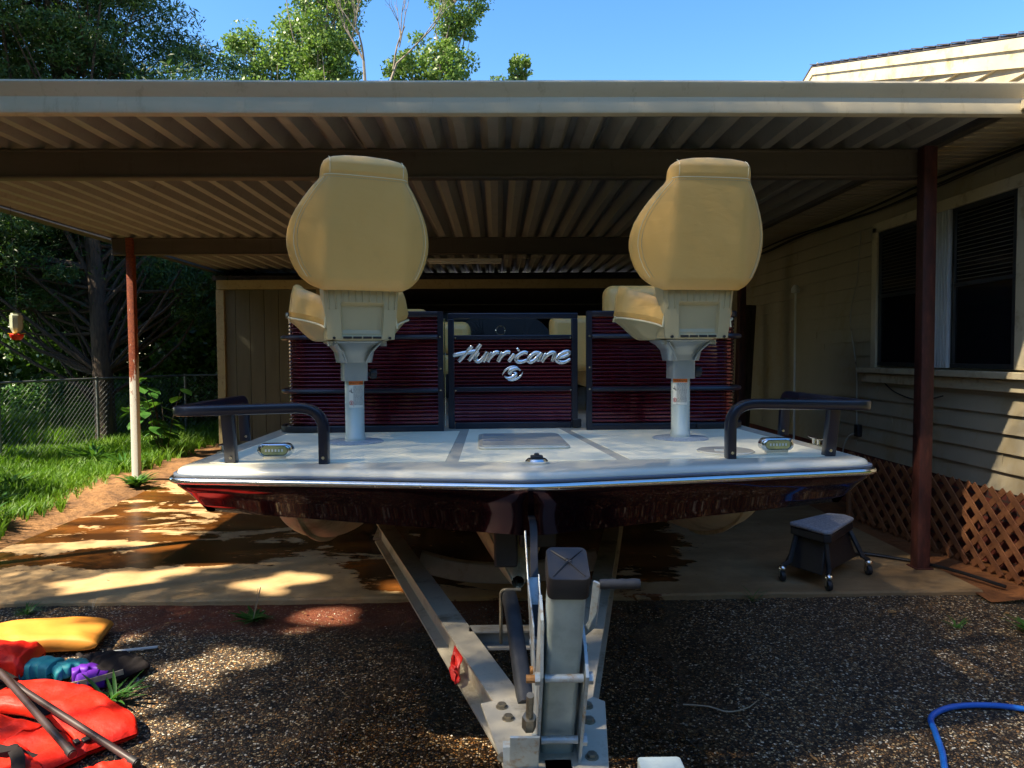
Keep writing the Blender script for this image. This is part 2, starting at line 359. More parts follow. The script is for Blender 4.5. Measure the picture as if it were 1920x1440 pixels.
# slab with a broken, slightly worn lip
def slab():
    mb=MB(); xs=[-4.0+7.15*i/120 for i in range(121)]; rnd=[random.uniform(-.008,.008) for _ in xs]
    top=[];
    for (y,z) in ((0,-.06),(0,-.012),(.012,0)):
        top.append([(x,4.5+y+rnd[i]*(1 if z<0 else .6),z) for i,x in enumerate(xs)])
    top.append([(-4.2+7.4*i/120,13.5,0) for i in range(121)])
    for r in range(3):
        a,b=top[r],top[r+1]; mb.add(a+b,[(i,i+1,121+i+1,121+i) for i in range(120)])
    return mb
tag(slab().build('concrete_slab','slab'),kind='structure')
def hills(x,y): return .5*sin(x*1.7+y)+.3*sin(3.1*x-2*y)+.2*sin(7*x+5*y)
def dirtl(u,v):
    # strip from the slab edge up to the lawn; wavy outer edge
    y=3.6+10*v; xin=-3.93-.02*max(0,y-4.5); w=.95+.1*sin(y*2.3)
    if y<4.5: w+=1.2*(4.5-y)
    x=xin-w*u+ .1*(1-u)
    z=-.028+.085*sin(min(1,u*1.1)*pi*.6)+.012*hills(x*3,y*3)
    if u<.12: z=-.02
    return (x,y,z)
tag(MB().grid(24,90,dirtl).build('dirt_strip','dirt'),kind='structure')
def dirtr(u,v):
    y=4.33+7*v; x=3.12-.05*sin(y*2)+(.9)*u
    return (x,y,-.02+.05*u+.008*hills(x*4,y*4))
tag(MB().grid(16,70,dirtr).build('clay_strip','clay'),kind='structure')
def lawnf(u,v):
    x=-40+35.55*u; y=2+38*v; return (x,y,.02+.035*hills(x*.4,y*.4)-(.08 if u>.985 else 0))
tag(MB().grid(90,80,lawnf).build('lawn_ground','earth'),kind='structure')

# grass blades
def blades(name,regions,mat,label,seed=3,kind='stuff'):
    r=np.random.default_rng(seed); V=[];F=0; allv=[]
    for (n,x0,x1,y0,y1,h,test) in regions:
        x=r.uniform(x0,x1,n); y=r.uniform(y0,y1,n)
        if test is not None:
            k=test(x,y); x=x[k]; y=y[k]
        n=len(x); hh=h*r.uniform(.45,1.25,n)*(.6+.6*np.clip(np.sin(x*1.9)*np.cos(y*1.6)+.5,0,1)); a=r.uniform(0,2*pi,n); w=.004+.004*r.random(n)+hh*.012
        l=hh*r.uniform(.15,.8,n); b=r.uniform(0,2*pi,n)
        zb=.02+.035*(.5*np.sin(x*.68+y*.4)+.3*np.sin(1.24*x-.8*y)+.2*np.sin(2.8*x+2*y))-.01
        dx,dy=np.cos(a)*w,np.sin(a)*w; lx,ly=np.cos(b)*l,np.sin(b)*l
        q=np.stack([np.stack([x-dx,y-dy,zb],1),np.stack([x+dx,y+dy,zb],1),np.stack([x+dx*.7+lx*.35,y+dy*.7+ly*.35,zb+hh*.62],1),np.stack([x-dx*.7+lx*.35,y-dy*.7+ly*.35,zb+hh*.62],1),np.stack([x+lx,y+ly,zb+hh*.95],1)],1)
        allv.append(q)
    q=np.concatenate(allv); n=len(q); v=q.reshape(-1,3)
    me=bpy.data.meshes.new(name); me.vertices.add(len(v)); me.vertices.foreach_set('co',v.astype(np.float32).ravel())
    base=(np.arange(n)*5)[:,None]; loops=np.concatenate([base+np.array([[0,1,2,3]]),base+np.array([[3,2,4]])],1).ravel()
    me.loops.add(len(loops)); me.loops.foreach_set('vertex_index',loops.astype(np.int32))
    st=(np.arange(n)*7)[:,None]+np.array([[0,4]]); me.polygons.add(2*n); me.polygons.foreach_set('loop_start',st.ravel().astype(np.int32))
    me.update(calc_edges=True); me.validate(); me.materials.append(M[mat]); o=bpy.data.objects.new(name,me); COL.objects.link(o)
    return tag(o,label,'grass',kind=kind)
edge=lambda x,y:x<(-4.12-.52*np.clip((y-5.6)/2.6,0,1)-.02*(y-4.5)-.07*np.sin(y*2.3)-.06*np.sin(y*5.1)+.09*np.sin(x*40+y*23))
blades('grass',[(42000,-8.5,-4.0,5.0,9.5,.15,edge),(52000,-12,-4.5,9,14,.22,edge),(30000,-18,-4.9,13,20,.5,None),(16000,-11.5,-6.6,11.8,13.5,.6,None),(9000,-30,-10,18,34,.7,None)],'grass','bright green uncut grass growing left of the dirt strip and round the fence')

# foliage generator
def leafmesh(name,cent,rad,n,size,mat,parent,seed,aspect=.6,flat=.75,zbias=0,hang=0):
    r=np.random.default_rng(seed); cent=np.asarray(cent,float); k=r.integers(0,len(cent),n)
    d=r.normal(size=(n,3)); d/=np.linalg.norm(d,axis=1)[:,None]; d*= (r.random(n)**.45)[:,None]; d[:,2]*=flat
    rad=np.asarray(rad,float); rr=rad[k] if rad.ndim else np.full(n,rad)
    p=cent[k]+d*rr[:,None]
    if KEEP is not None: p=p[KEEP(p)]; n=len(p)
    a=r.normal(size=(n,3)); a[:,2]-=hang; a/=np.linalg.norm(a,axis=1)[:,None]
    b=np.cross(a,r.normal(size=(n,3))); b/=np.linalg.norm(b,axis=1)[:,None]
    s=(size*r.uniform(.6,1.3,n))[:,None]
    c=np.cross(a,b)*s*.12
    q=np.stack([p-a*s*.5,p+b*s*aspect*.5+c,p+a*s*.5,p-b*s*aspect*.5+c],1).reshape(-1,3)
    me=bpy.data.meshes.new(name); me.vertices.add(len(q)); me.vertices.foreach_set('co',q.astype(np.float32).ravel())
    me.loops.add(4*n); me.loops.foreach_set('vertex_index',np.arange(4*n,dtype=np.int32)); me.polygons.add(n); me.polygons.foreach_set('loop_start',(np.arange(n)*4).astype(np.int32))
    me.update(calc_edges=True); me.materials.append(M[mat]); o=bpy.data.objects.new(name,me); COL.objects.link(o); o.parent=parent
    return o
KEEP=None
def tree(name,label,loc,trunk,crowns,nclump,nleaf,size,lm,bm='bark',tr=.15,seed=1,clr=.5,group=None,aspect=.6,flat=.75,fill=.9,cat='tree',hang=0,limbs=True,twigs=0,lp=.75):
    """trunk: local path; crowns: list of (centre, (rx,ry,rz)) local; clumps grow on limbs inside the crowns"""
    rnd=random.Random(seed); e=empty(name,loc,label,cat,group=group)
    tp=crom(trunk,5); L=len(tp); mb=MB(); mb.tube([p for p in tp],1,9,scales=[tr*(1-.75*i/(L-1))*(1.35 if i==0 else 1) for i in range(L)])
    cl=[];cr=[]
    vol=[c[1][0]*c[1][1]*c[1][2] for c in crowns]; tot=sum(vol)
    for (c,rr),v in zip(crowns,vol):
        for _ in range(max(1,int(nclump*v/tot))):
            while 1:
                d=Vector([rnd.uniform(-1,1) for _ in range(3)])
                if d.length<=1: break
            d=d*(fill if d.length>.45 else 1.4*fill); q=Vector((c[0]+d.x*rr[0],c[1]+d.y*rr[1],c[2]+d.z*rr[2])); cl.append(q); cr.append(clr*rnd.uniform(.55,1.25))
            if limbs and rnd.random()<lp:
                below=[p for p in tp if p.z<q.z-.1] or tp[:1]; s=below[-1] if rnd.random()<.4 else rnd.choice(below[len(below)//3:])
                w=(q-s); mid=s+w*.5+Vector((0,0,-.08*w.length))+Vector([rnd.uniform(-.08,.08)*w.length for _ in range(3)])
                r0=tr*.09+.012*w.length**.5*min(1,tr/.15); mb.tube(crom([s,mid,q],3),1,5,scales=[r0*(1-.85*i/6) for i in range(7)])
    for _ in range(twigs):
        q=rnd.choice(cl); w=Vector([rnd.uniform(-1,1),rnd.uniform(-1,1),rnd.uniform(-.4,1)])*clr*1.4
        mb.tube([q,q+w*.5+Vector((0,0,.04)),q+w],1,4,scales=[.012,.008,.003])
    mb.build('trunk',bm,e,smooth=60)
    if nleaf: leafmesh('crown',cl,cr,nleaf,size,lm,e,seed*7+1,aspect,flat,hang=hang) if False else leafmesh_local(e,cl,cr,nleaf,size,lm,seed*7+1,aspect,flat,hang)
    return e
def leafmesh_local(e,cl,cr,n,size,lm,seed,aspect,flat,hang):
    global KEEP
    K=KEEP; off=np.array(e.location)
    if K is not None:
        f=K; KEEP=lambda p:f(p+off)
    o=leafmesh('crown',[tuple(c) for c in cl],cr,n,size,lm,e,seed,aspect,flat,hang=hang); KEEP=K; return o
# ------------------------------------------------------------------ carport
cp=empty('carport',(-.8,5.06,0),'open metal carport with ribbed pale roof over the boat','carport')
O=Vector((-.8,5.06,0))
def rel(v): return (v[0]-O.x,v[1]-O.y,v[2]-O.z)
def roofp():
    xs=[];x=-4.74; k=0
    prof=[]
    while x<3.04:
        prof+=[(x,3.0),(x+.064,3.0),(x+.118,3.086),(x+.122,3.088),(x+.134,3.088),(x+.1355,3.080),(x+.1395,3.080),(x+.141,3.088),(x+.158,3.088)] if k%2 else [(x,3.0),(x+.064,3.0),(x+.118,3.086),(x+.158,3.086)]
        x+=.213; k+=1
    prof=[p for p in prof if p[0]<3.05]
    return prof
rp=roofp(); mb=MB(); n=len(rp)
ys=[4.28+ (13.4-4.28)*i/30 for i in range(31)]
vs=[rel((p[0],y,p[1]+.004*sin(p[0]*5+y*1.3))) for y in ys for p in rp]
mb.add(vs,[(i*n+j,i*n+j+1,(i+1)*n+j+1,(i+1)*n+j) for i in range(30) for j in range(n-1)])
mb.build('roof_panel','pan',cp,smooth=25,solid=.0016)
# front gutter
pr=[(4.205,3.148),(4.195,3.135),(4.20,3.118),(4.232,3.070),(4.236,3.062),(4.222,2.985),(4.226,2.968),(4.245,2.955),(4.262,2.957),(4.262,3.0),(4.27,3.10),(4.27,3.148)]
mb=MB(); xs=[-4.84+8.5*i/40 for i in range(41)]; k=len(pr)
vs=[rel((x,p[0]+.0025*sin(x*2.1+p[1]*9),p[1]+.002*sin(x*1.3))) for x in xs for p in pr]
mb.add(vs,[(i*k+j,i*k+(j+1)%k,(i+1)*k+(j+1)%k,(i+1)*k+j) for i in range(40) for j in range(k)]+[tuple(range(k)),tuple(range(40*k,41*k))])
mb.build('front_gutter','fascia',cp,smooth=30)
mb=MB(); mb.box(rel((-4.79,8.85,3.06)),(.05,9.1,.20)); mb.box(rel((-4.755,8.85,2.965)),(.12,9.1,.012)); mb.build('side_gutter','beam',cp,bevel=.006)
MB().box(rel((3.085,8.85,3.04)),(.06,9.1,.11)).build('edge_channel','beam',cp,bevel=.005)
for y,z0 in ((5.08,2.79),(8.84,2.79),(12.6,2.79)):
    mb=MB(); mb.box(rel((-.84,y,z0+.103)),(7.72,.075,.206))
    for zz in (z0+.012,z0+.19): mb.box(rel((-.84,y-.042,zz)),(7.72,.01,.02))
    mb.build('beam','beam',cp,bevel=.006)
def postmb(x,y,w,h): 
    mb=MB(); mb.sweep([rel((x,y,0)),rel((x+.01,y,h*.5)),rel((x,y,h))],rrect(w,w,.01,2),up=(0,1,0)); return mb
def post(x,y,w,m,h=2.99,lab=None):
    mb=MB(); mb.sweep([(0,0,0),(.004,0,h*.5),(0,0,h)],rrect(w,w,.01,2),up=(0,1,0)); p=mb.build('post',m,cp,label=lab,loc=rel((x,y,0)))
    MB().box((0,0,.004),(w+.03,w+.03,.008)).build('base_plate','postR',p)
    return p
post(3.035,5.0,.095,'postR',lab='rusty dark red square post'); post(-4.47,8.80,.085,'postL',2.99,'white square post streaked with orange rust')
post(-4.5,5.02,.085,'postL',2.8); post(3.035,8.8,.09,'postR',2.8); post(-4.5,12.56,.085,'postL',2.8)
# tube light hanging under the roof
lt=empty('strip_light',(-.47,10.43,2.93),'unlit white tube light fixed under the dark far end of the carport roof','ceiling light')
MB().box((0,0,0),(1.08,.11,.05)).build('housing','white',lt,bevel=.01); MB().cyl((-.52,-.02,-.04),(.52,-.02,-.04),.016,10).build('tube','white',lt)
MB().tube(crom([(.5,0,0),(.75,.02,.05),(.95,-.03,.02),(1.25,0,.09)],6),.004,5).build('cord','wirew',lt)

# ------------------------------------------------------------------ house
hs=empty('house',(3.6,7.9,0),'cream sided house with sunlit gable beside the carport','house')
HO=Vector((3.6,7.9,0)); h=lambda x,y,z:(x-HO.x,y-HO.y,z-HO.z)
RY,RZ,SL=8.03,4.735,.335
rk=lambda y:RZ-SL*abs(y-RY)
mb=MB(); z=.56; lap=.137; i=0
while z<RZ:
    z1=z+lap
    # usable y range under the rake
    def yr(zz):
        d=(RZ-zz)/SL; return max(2.5,RY-d),min(13.7,RY+d)
    a0,b0=yr(z); a1,b1=yr(min(z1,RZ-.001))
    a0=max(a0,2.5)
    # joints in the boards
    mb.add([h(3.577,a0,z),h(3.577,b0,z),h(3.602,b1,z1),h(3.602,a1,z1)],[(0,1,2,3)]); mb.add([h(3.577,a0,z),h(3.577,b0,z),h(3.603,b0,z),h(3.603,a0,z)],[(0,1,2,3)])
    for q in range(3):
        yy=random.uniform(a1+.2,b1-.2) if b1-a1>.6 else None
        if yy: mb.box(h(3.588,yy,z+lap*.5),(.006,.004,lap*.86))
    z=z1; i+=1
mb.build('side_wall','siding',hs,smooth=0)
MB().add([h(3.603,2.5,0),h(11,2.5,0),h(11,2.5,2.9),h(3.603,2.5,2.9)],[(0,1,2,3)]).build('front_wall','siding',hs,smooth=0)
mb=MB(); mb.box(h(3.64,8.1,.275),(.10,11.2,.56)); mb.build('foundation','brick',hs,smooth=0)
def slabq(a,b,c,d,t,m,name,par=hs):
    N=(Vector(b)-Vector(a)).cross(Vector(d)-Vector(a)).normalized()*t
    P=[Vector(q) for q in (a,b,c,d)]; Q=[q+N for q in P]
    return MB().add(P+Q,[(0,1,2,3),(4,5,6,7),(0,1,5,4),(1,2,6,5),(2,3,7,6),(3,0,4,7)]).build(name,m,par,smooth=0)
e=.02
ro=slabq(h(3.54,1.9,rk(1.9)+e),h(11.5,1.9,rk(1.9)+e),h(11.5,RY,RZ+e),h(3.54,RY,RZ+e),.02,'shingle','roof')
slabq(h(3.54,RY,RZ+e),h(11.5,RY,RZ+e),h(11.5,14.2,rk(14.2)+e),h(3.54,14.2,rk(14.2)+e),.02,'shingle','roof')
mb=MB()
for k in range(34):  # shingle courses showing along the rake edge
    y=RY-.05-k*.18; mb.box(h(3.545,y,rk(y)+.046),(.03,.172,.008),(math.atan(SL)+.05,0,0))
mb.build('shingle_edge','shingle',ro,smooth=0)
def rakeb(off0,off1,x0,x1,name,m='trim'):
    mb=MB()
    for ya,yb in ((1.95,RY),(14.1,RY)):
        P=[(ya,rk(ya)-off0),(yb,RZ-off0),(yb,RZ-off1),(ya,rk(ya)-off1)]
        mb.add([h(x0,y,z) for y,z in P]+[h(x1,y,z) for y,z in P],[(0,1,2,3),(4,5,6,7),(0,1,5,4),(1,2,6,5),(2,3,7,6),(3,0,4,7)])
    return mb.build(name,m,hs,smooth=0)
rakeb(-.015,.065,3.545,3.60,'rake_board'); rakeb(.066,.185,3.560,3.60,'frieze_board')
# soffit between carport and wall
mb=MB(); y=2.5
while y<13:
    mb.add([h(3.12,y,2.985),h(3.59,y,2.985),h(3.59,y+.096,2.985),h(3.12,y+.096,2.985)],[(0,1,2,3)]); mb.box(h(3.355,y+.099,2.981),(.47,.006,.008)); y+=.102
mb.box(h(3.36,7.75,3.02),(.47,10.5,.05)); mb.build('soffit','siding',hs,smooth=0)
# windows
def windw(y0,y1,lab):
    w=MB(); w.box(h(3.572,(y0+y1)/2,2.04),(.02,y0-y1,1.22)); g=w.build('window','glass',hs,smooth=0,label=lab)
    f=MB(); yc=(y0+y1)/2; L=y0-y1
    for zz,t in ((1.445,.035),(2.645,.035),(2.07,.03)): f.box(h(3.560,yc,zz),(.03,L,t))
    for yy in (y0-.017,y1+.017): f.box(h(3.561,yy,2.04),(.028,.034,1.2))
    f.build('frame','wframe',g,bevel=.003)
    b=MB()
    for q in range(17): b.box(h(3.5595,yc,2.11+q*.031),(.002,L-.09,.006))
    b.build('blind','shedwall',g,smooth=0)
windw(6.57,5.72,'dark screened sash window left of the white mullion'); windw(5.50,4.81,'dark screened sash window right of the white mullion'); windw(4.66,3.8,None)
mb=MB()
for yy in (5.675,5.64,5.605,5.57,5.535): mb.box(h(3.548,yy,2.045),(.035,.014,1.24))
mb.box(h(3.562,5.61,2.045),(.02,.17,1.24)); mb.build('mullion','white',hs,bevel=.003); MB().box(h(3.559,4.735,2.045),(.034,.14,1.24)).build('mullion','trim',hs,bevel=.003)
mb=MB(); mb.box(h(3.56,6.62,2.05),(.06,.085,1.34)); mb.box(h(3.56,5.2,2.71),(.06,2.92,.09)); mb.build('window_trim','trim',hs,bevel=.004,split=True)
mb=MB(); mb.box(h(3.545,5.2,1.385),(.10,3.3,.05)); mb.box(h(3.565,5.2,1.31),(.04,3.3,.085)); mb.build('window_sill','trim',hs,bevel=.005)
# wires along the eave, wall cable, outlet
mb=MB()
for q,(dz,dx) in enumerate(((0,0),(-.035,.01),(-.05,-.02))):
    mb.tube(crom([h(3.53+dx,3.0+i*.9,2.93+dz-.02*sin(i*1.7+q)) for i in range(11)],5),.010 if q<2 else .006,5)
mb.build('eave_cable','cable',hs)
mb=MB(); mb.tube(crom([h(3.57,6.95,2.75),h(3.57,7.0,2.3),h(3.565,7.12,1.9),h(3.57,7.0,1.4),h(3.57,6.98,1.0),h(3.56,6.95,.80)],8),.006,5); mb.tube(crom([h(3.56,6.95,.76),h(3.5,6.99,.72),h(3.48,7.05,.6),h(3.48,7.1,.4)],6),.007,6)
mb.build('wall_wire','wirew',hs)
MB().tube(crom([h(3.56,6.5,1.29),h(3.56,6.3,1.20),h(3.56,6.0,1.15),h(3.56,5.75,1.17),h(3.56,5.6,1.20)],7),.006,5).build('loose_wire','cable',hs)
MB().box(h(3.56,6.93,.78),(.05,.075,.12)).build('outlet_box','blackp',hs,bevel=.008)
mb=MB(); mb.cyl(h(3.50,8.3,.3),h(3.50,8.3,2.25),.012,8); mb.lathe([(.0,0),(.05,.01),(.05,.06),(.02,.1),(0,.1)],h(3.50,8.3,2.25),10); mb.build('conduit_pole','white',hs)
# ladder-like dark clutter beside the wall
cl=empty('leaning_boards',(3.2,9.4,0),'rust red and dark boards leaning on the wall in deep shade behind the boat','boards')
mb=MB(); mb.box((0,0,1.0),(.09,.03,2.0),(0,.03,0)); mb.build('red_board','postR',cl,bevel=.004)
mb=MB(); mb.box((.12,.1,1.1),(.2,.03,2.2),(0,.05,0)); mb.build('dark_board','bark',cl,bevel=.004)

# lattice skirting
lat=empty('lattice_skirt',(3.36,5.2,0),'brown wooden lattice panel along the foot of the cream house wall','lattice')
LP0=Vector((3.52,4.0,0)); LP1=Vector((3.30,6.55,0)); LD=(LP1-LP0); LL=LD.length; LD.normalize(); LN=Vector((-LD.y,LD.x,0))
mb=MB(); 
def clip(p,q):
    # clip 2-D segment to 0..LL x .01...54
    t0,t1=0,1; d=(q[0]-p[0],q[1]-p[1])
    for pp,dd,lo,hi in ((p[0],d[0],0,LL),(p[1],d[1],.01,.60)):
        if abs(dd)<1e-9: continue
        a,b=(lo-pp)/dd,(hi-pp)/dd
        if a>b:a,b=b,a
        t0,t1=max(t0,a),min(t1,b)
    return None if t0>=t1 else ((p[0]+d[0]*t0,p[1]+d[1]*t0),(p[0]+d[0]*t1,p[1]+d[1]*t1))
lo=Vector((3.36,5.2,0))
for s,off in ((1,.008),(-1,-.008)):
    x=-1.0
    while x<LL+1:
        sg=clip((x,0) if s>0 else (x+.62,0),(x+.62,.62) if s>0 else (x,.62)); x+=.158
        if not sg: continue
        (a,b),(c,d)=sg
        P=LP0+LD*a+Vector((0,0,b))-lo; Q=LP0+LD*c+Vector((0,0,d))-lo
        if (Q-P).length<.03: continue
        mb.sweep([P+LN*off,Q+LN*off],[(-.021,-.005),(.021,-.005),(.021,.005),(-.021,.005)],up=LN)
mb.build('lattice_panel','lattice',lat,smooth=0)
mb=MB(); mb.sweep([LP1-lo+Vector((0,0,0)),LP1-lo+Vector((0,0,.62))],rrect(.05,.05,.004,1),up=(0,1,0)); mb.build('end_post','lattice',lat,smooth=0)

# ------------------------------------------------------------------ shed behind
sh=empty('shed',(-3.8,11.8,0),'olive grooved shed with tan corner boards behind the carport','shed')
so=Vector((-3.8,11.8,0)); S=lambda x,y,z:(x-so.x,y-so.y,z)
mb=MB(); x=-4.55
while x<-2.95:
    x2=min(x+.235,-2.95); mb.box(S((x+x2)/2,11.82,1.32),(x2-x-.008,.03,2.64)); x=x2
mb.box(S(-3.75,11.845,1.32),(1.6,.02,2.64)); 
mb.box(S(-4.58,14.8,1.32),(.04,5.9,2.64)); mb.build('wall','shedwall',sh,smooth=0)
mb=MB(); mb.box(S(-4.55,11.79,1.32),(.13,.05,2.64)); mb.box(S(-2.93,11.79,1.32),(.10,.05,2.64)); mb.build('corner_trim','shedtrim',sh,bevel=.004,split=True)
MB().box(S(-.8,11.78,2.72),(7.6,.06,.15)).build('header_trim','shedtrim',sh,bevel=.004)
mb=MB(); mb.box(S(-.5,17.8,1.4),(8.2,.05,2.8)); mb.box(S(3.6,15.8,1.4),(.05,4,2.8)); mb.build('back_wall','dark',sh,smooth=0)  # near-black colour stands in for the unlit shed interior
mb=MB(); mb.box(S(-.5,15.0,2.84),(8.4,6.3,.07)); mb.build('roof','shingle',sh,smooth=0)
mb=MB(); mb.box(S(1.78,17.7,2.18),(.25,.04,.25)); mb.build('white_daylight_panel','white',sh,smooth=0)  # solid white panel: daylight of a bright window put in as colour
MB().box(S(-.5,14.8,.01),(8.1,6.0,.02)).build('floor','dark',sh,smooth=0)  # floor in the same near-black, shade put into the colour

# ------------------------------------------------------------------ chain link fence
FP=[(-7.05,8.1),(-6.85,9.85),(-6.5,11.62),(-5.79,13.24),(-4.75,13.6)]
fn=empty('chain_link_fence',(-6.5,11.62,0),'grey chain link fence with pipe top rail running through the tall grass','fence')
fo=Vector((-6.5,11.62,0)); Hf=1.2
for x,y in FP: MB().cyl((x-fo.x,y-fo.y,-.05),(x-fo.x,y-fo.y,Hf+.03),.021,10).build('post','fenceg',fn)
MB().tube([(x-fo.x,y-fo.y,Hf) for x,y in FP],.017,8).build('top_rail','fenceg',fn)
mb=MB()
for (a,b) in zip(FP,FP[1:]):
    A=Vector((a[0],a[1],0))-fo; B=Vector((b[0],b[1],0))-fo; L=(B-A).length; D=(B-A).normalized(); st=.085; k=int((L+Hf)/st)
    for s in (0,1):
        for i in range(-int(Hf/st),k+1):
            u0=i*st; u1=u0+Hf; z0,z1=0,Hf
            if u0<0: z0=-u0;u0=0
            if u1>L: z1=Hf-(u1-L);u1=L
            if u1<=u0 or z1<=z0: continue
            if s: u0,u1=L-u0,L-u1
            mb.sweep([A+D*u0+Vector((0,0,z0)),A+D*u1+Vector((0,0,z1))],[(.0022,0),(-.0011,.0019),(-.0011,-.0019)],caps=False)
mb.build('wire_mesh','fenceg',fn,smooth=0)

# ------------------------------------------------------------------ hummingbird feeder
fd=empty('bird_feeder',(-4.585,6.87,1.735),'small clear bottle bird feeder with red base hanging left of the carport','bird feeder')
MB().lathe([(0,.03),(.028,.03),(.03,.045),(.05,.085),(.055,.10),(.055,.215),(.045,.22),(.045,.235),(0,.235)],seg=8).build('bottle','bottle',fd,smooth=30)
MB().lathe([(0,-.02),(.035,-.018),(.055,.01),(.06,.03),(.045,.042),(0,.042)],seg=20).build('base','redp',fd)
for i in range(4):
    a=i*pi/2+.3; p=MB(); 
    for k in range(6): b=2*pi*k/6; p.lathe([(0,0),(.008,.0),(.008,.005),(0,.006)],(.056*cos(a)+.011*cos(b),.056*sin(a)+.011*sin(b),.04),6)
    p.build('flower_port','yelp',fd)
MB().tube(crom([(0,0,.235),(.01,0,.5),(-.01,.0,.9),(-.02,0,1.25)],6),.0022,4).build('hanging_wire','cable',fd)
# sweep with parallel transport for bent bars
def psweep(mb,path,prof,up=(0,0,1),scales=None):
    P=[Vector(p) for p in path]; n=len(P); k=len(prof); vs=[]
    t0=(P[1]-P[0]).normalized(); a=t0.cross(Vector(up)).normalized()
    for i,p in enumerate(P):
        t=(P[min(i+1,n-1)]-P[max(i-1,0)]).normalized(); a=(a-t*a.dot(t)).normalized(); b=a.cross(t)
        sc=scales[i] if scales else 1
        vs+=[p+a*q[0]*sc+b*q[1]*sc for q in prof]
    fs=[(i*k+q,i*k+(q+1)%k,(i+1)*k+(q+1)%k,(i+1)*k+q) for i in range(n-1) for q in range(k)]+[tuple(range(k)),tuple(range((n-1)*k,n*k))]
    return mb.add(vs,fs)
def filletpath(pts,r,n=8):
    P=[Vector(p) for p in pts]; out=[P[0]]
    for i in range(1,len(P)-1):
        rr=r[i-1] if hasattr(r,'__len__') else r
        a=(P[i-1]-P[i]).normalized(); b=(P[i+1]-P[i]).normalized()
        s=P[i]+a*rr; e=P[i]+b*rr
        for k in range(n+1):
            t=k/n; out.append(s*(1-t)**2+P[i]*2*t*(1-t)+e*t*t)
    out.append(P[-1]); return out
def outline(off,back=6.2,n=10):
    base=[(0,0)]; R=[(1.295,.225)]
    pts=filletpath([(-1.285,back,0),(-1.295,.225,0),(0,0,0),(1.295,.225,0),(1.285,back,0)],[.09,.10,.09],n)
    # subdivide straights
    out=[]
    for a,b in zip(pts,pts[1:]):
        m=max(1,int((b-a).length/.12)); out+=[a+(b-a)*i/m for i in range(m)]
    out.append(pts[-1]); res=[]
    for i,p in enumerate(out):
        t=(out[min(i+1,len(out)-1)]-out[max(i-1,0)]).normalized(); nr=Vector((-t.y,t.x,0))
        res.append(p+nr*off)
    return res
bt=empty('pontoon_boat',(.125,2.33,0),'maroon and white deck boat with black rails parked on its trailer under the carport','boat',radians(1.5))
BR=Matrix.Rotation(radians(1.5),3,'Z')
def bw(x,y,z): v=BR@Vector((x,y,z)); return (v.x+.125,v.y+2.33,v.z)
def loft(rings,name,mat,cap=True,**k):
    mb=MB(); n=len(rings[0]); vs=[p for r in rings for p in r]
    fs=[(i*n+j,i*n+j+1,(i+1)*n+j+1,(i+1)*n+j) for i in range(len(rings)-1) for j in range(n-1)]
    if cap: fs.append(tuple((len(rings)-1)*n+j for j in range(n)))
    mb.add(vs,fs); return mb.build(name,mat,bt,**k)
rg=lambda off,z:[Vector((p.x,p.y,z)) for p in outline(off)]
deck=loft([rg(.010,1.124),rg(.010,1.134),rg(.014,1.144),rg(.022,1.150),rg(.034,1.1535),rg(.05,1.155)],'deck','gel',smooth=50)
loft([rg(-.002,1.1245),rg(-.002,1.131),rg(.012,1.1325)],'gasket','gasket',cap=False,smooth=60,solid=.002)
mb=MB(); psweep(mb,[Vector((p.x,p.y,1.1105)) for p in outline(.002)],[(cos(a)*.016+.004,sin(a)*.0125) for a in [2*pi*i/12 for i in range(12)]]); rub=mb.build('rub_rail','chrome',bt,smooth=60)
ol=outline(-.013); acc=0; nxt=.07; mb=MB()
for a,b in zip(ol,ol[1:]):
    L=(b-a).length
    while acc+L>nxt:
        p=a+(b-a)*((nxt-acc)/L); d=(b-a).normalized(); nr=Vector((-d.y,d.x,0))
        if p.y<.9: mb.cyl((p.x,p.y,1.1095),tuple(Vector((p.x,p.y,1.1095))-nr*.004),.0052,10)
        nxt+=.155
    acc+=L
mb.build('screw','screw',rub,split=True)
def skz(p): return .918+.062*min(1,abs(p.x)/1.2)
hull=loft([rg(.006,1.099),rg(.010,1.085)]+[[Vector((q.x,q.y,1.085+(skz(q)-1.085)*t)) for q in outline(.012+.10*t**.9)] for t in (.25,.5,.75,1)]+[[Vector((q.x,q.y,skz(q)+.0)) for q in outline(.13)]],'hull_skirt','hull',cap=False,smooth=50)
mb=MB(); mb.prism([(p.x,p.y) for p in outline(.16)],1.0,1.09); mb.build('underdeck','dark',bt,smooth=0)
# nonskid pads
def pad(poly,name='nonskid_pad'):
    MB().prism(poly,1.1545,1.1568).build(name,'pad',deck,smooth=0)
pad([(-1.19,.345),(-1.10,.305),(-.315,.300),(-.290,1.34),(-1.16,1.30)]); pad([(-.265,.300),(0,.262),(.325,.298),(.235,1.42),(-.242,1.42)]); pad([(.375,.300),(1.10,.305),(1.19,.345),(1.16,1.30),(.285,1.32)])
# hatch
mb=MB(); f=[(x,y) for x,y in rrect(.385,.50,.03)]; mb.prism([(x+.0,y+.85) for x,y in f],1.157,1.168); ht=mb.build('deck_hatch','gel',bt,bevel=.004)
MB().prism([(x*.93,y*.93+.85) for x,y in f],1.168,1.1715).build('hatch_panel','gel',ht,bevel=.002)
mb=MB()
for yy in (.80,1.0):
    mb.tube([(-.12+.05*cos(a)-.0,yy+.018*sin(a),1.1725) for a in [2*pi*i/16 for i in range(16)]],.0012,4,closed=True); mb.box((-.05,yy,1.1722),(.05,.003,.001))
mb.build('latch_mark','gasket',ht,split=True)
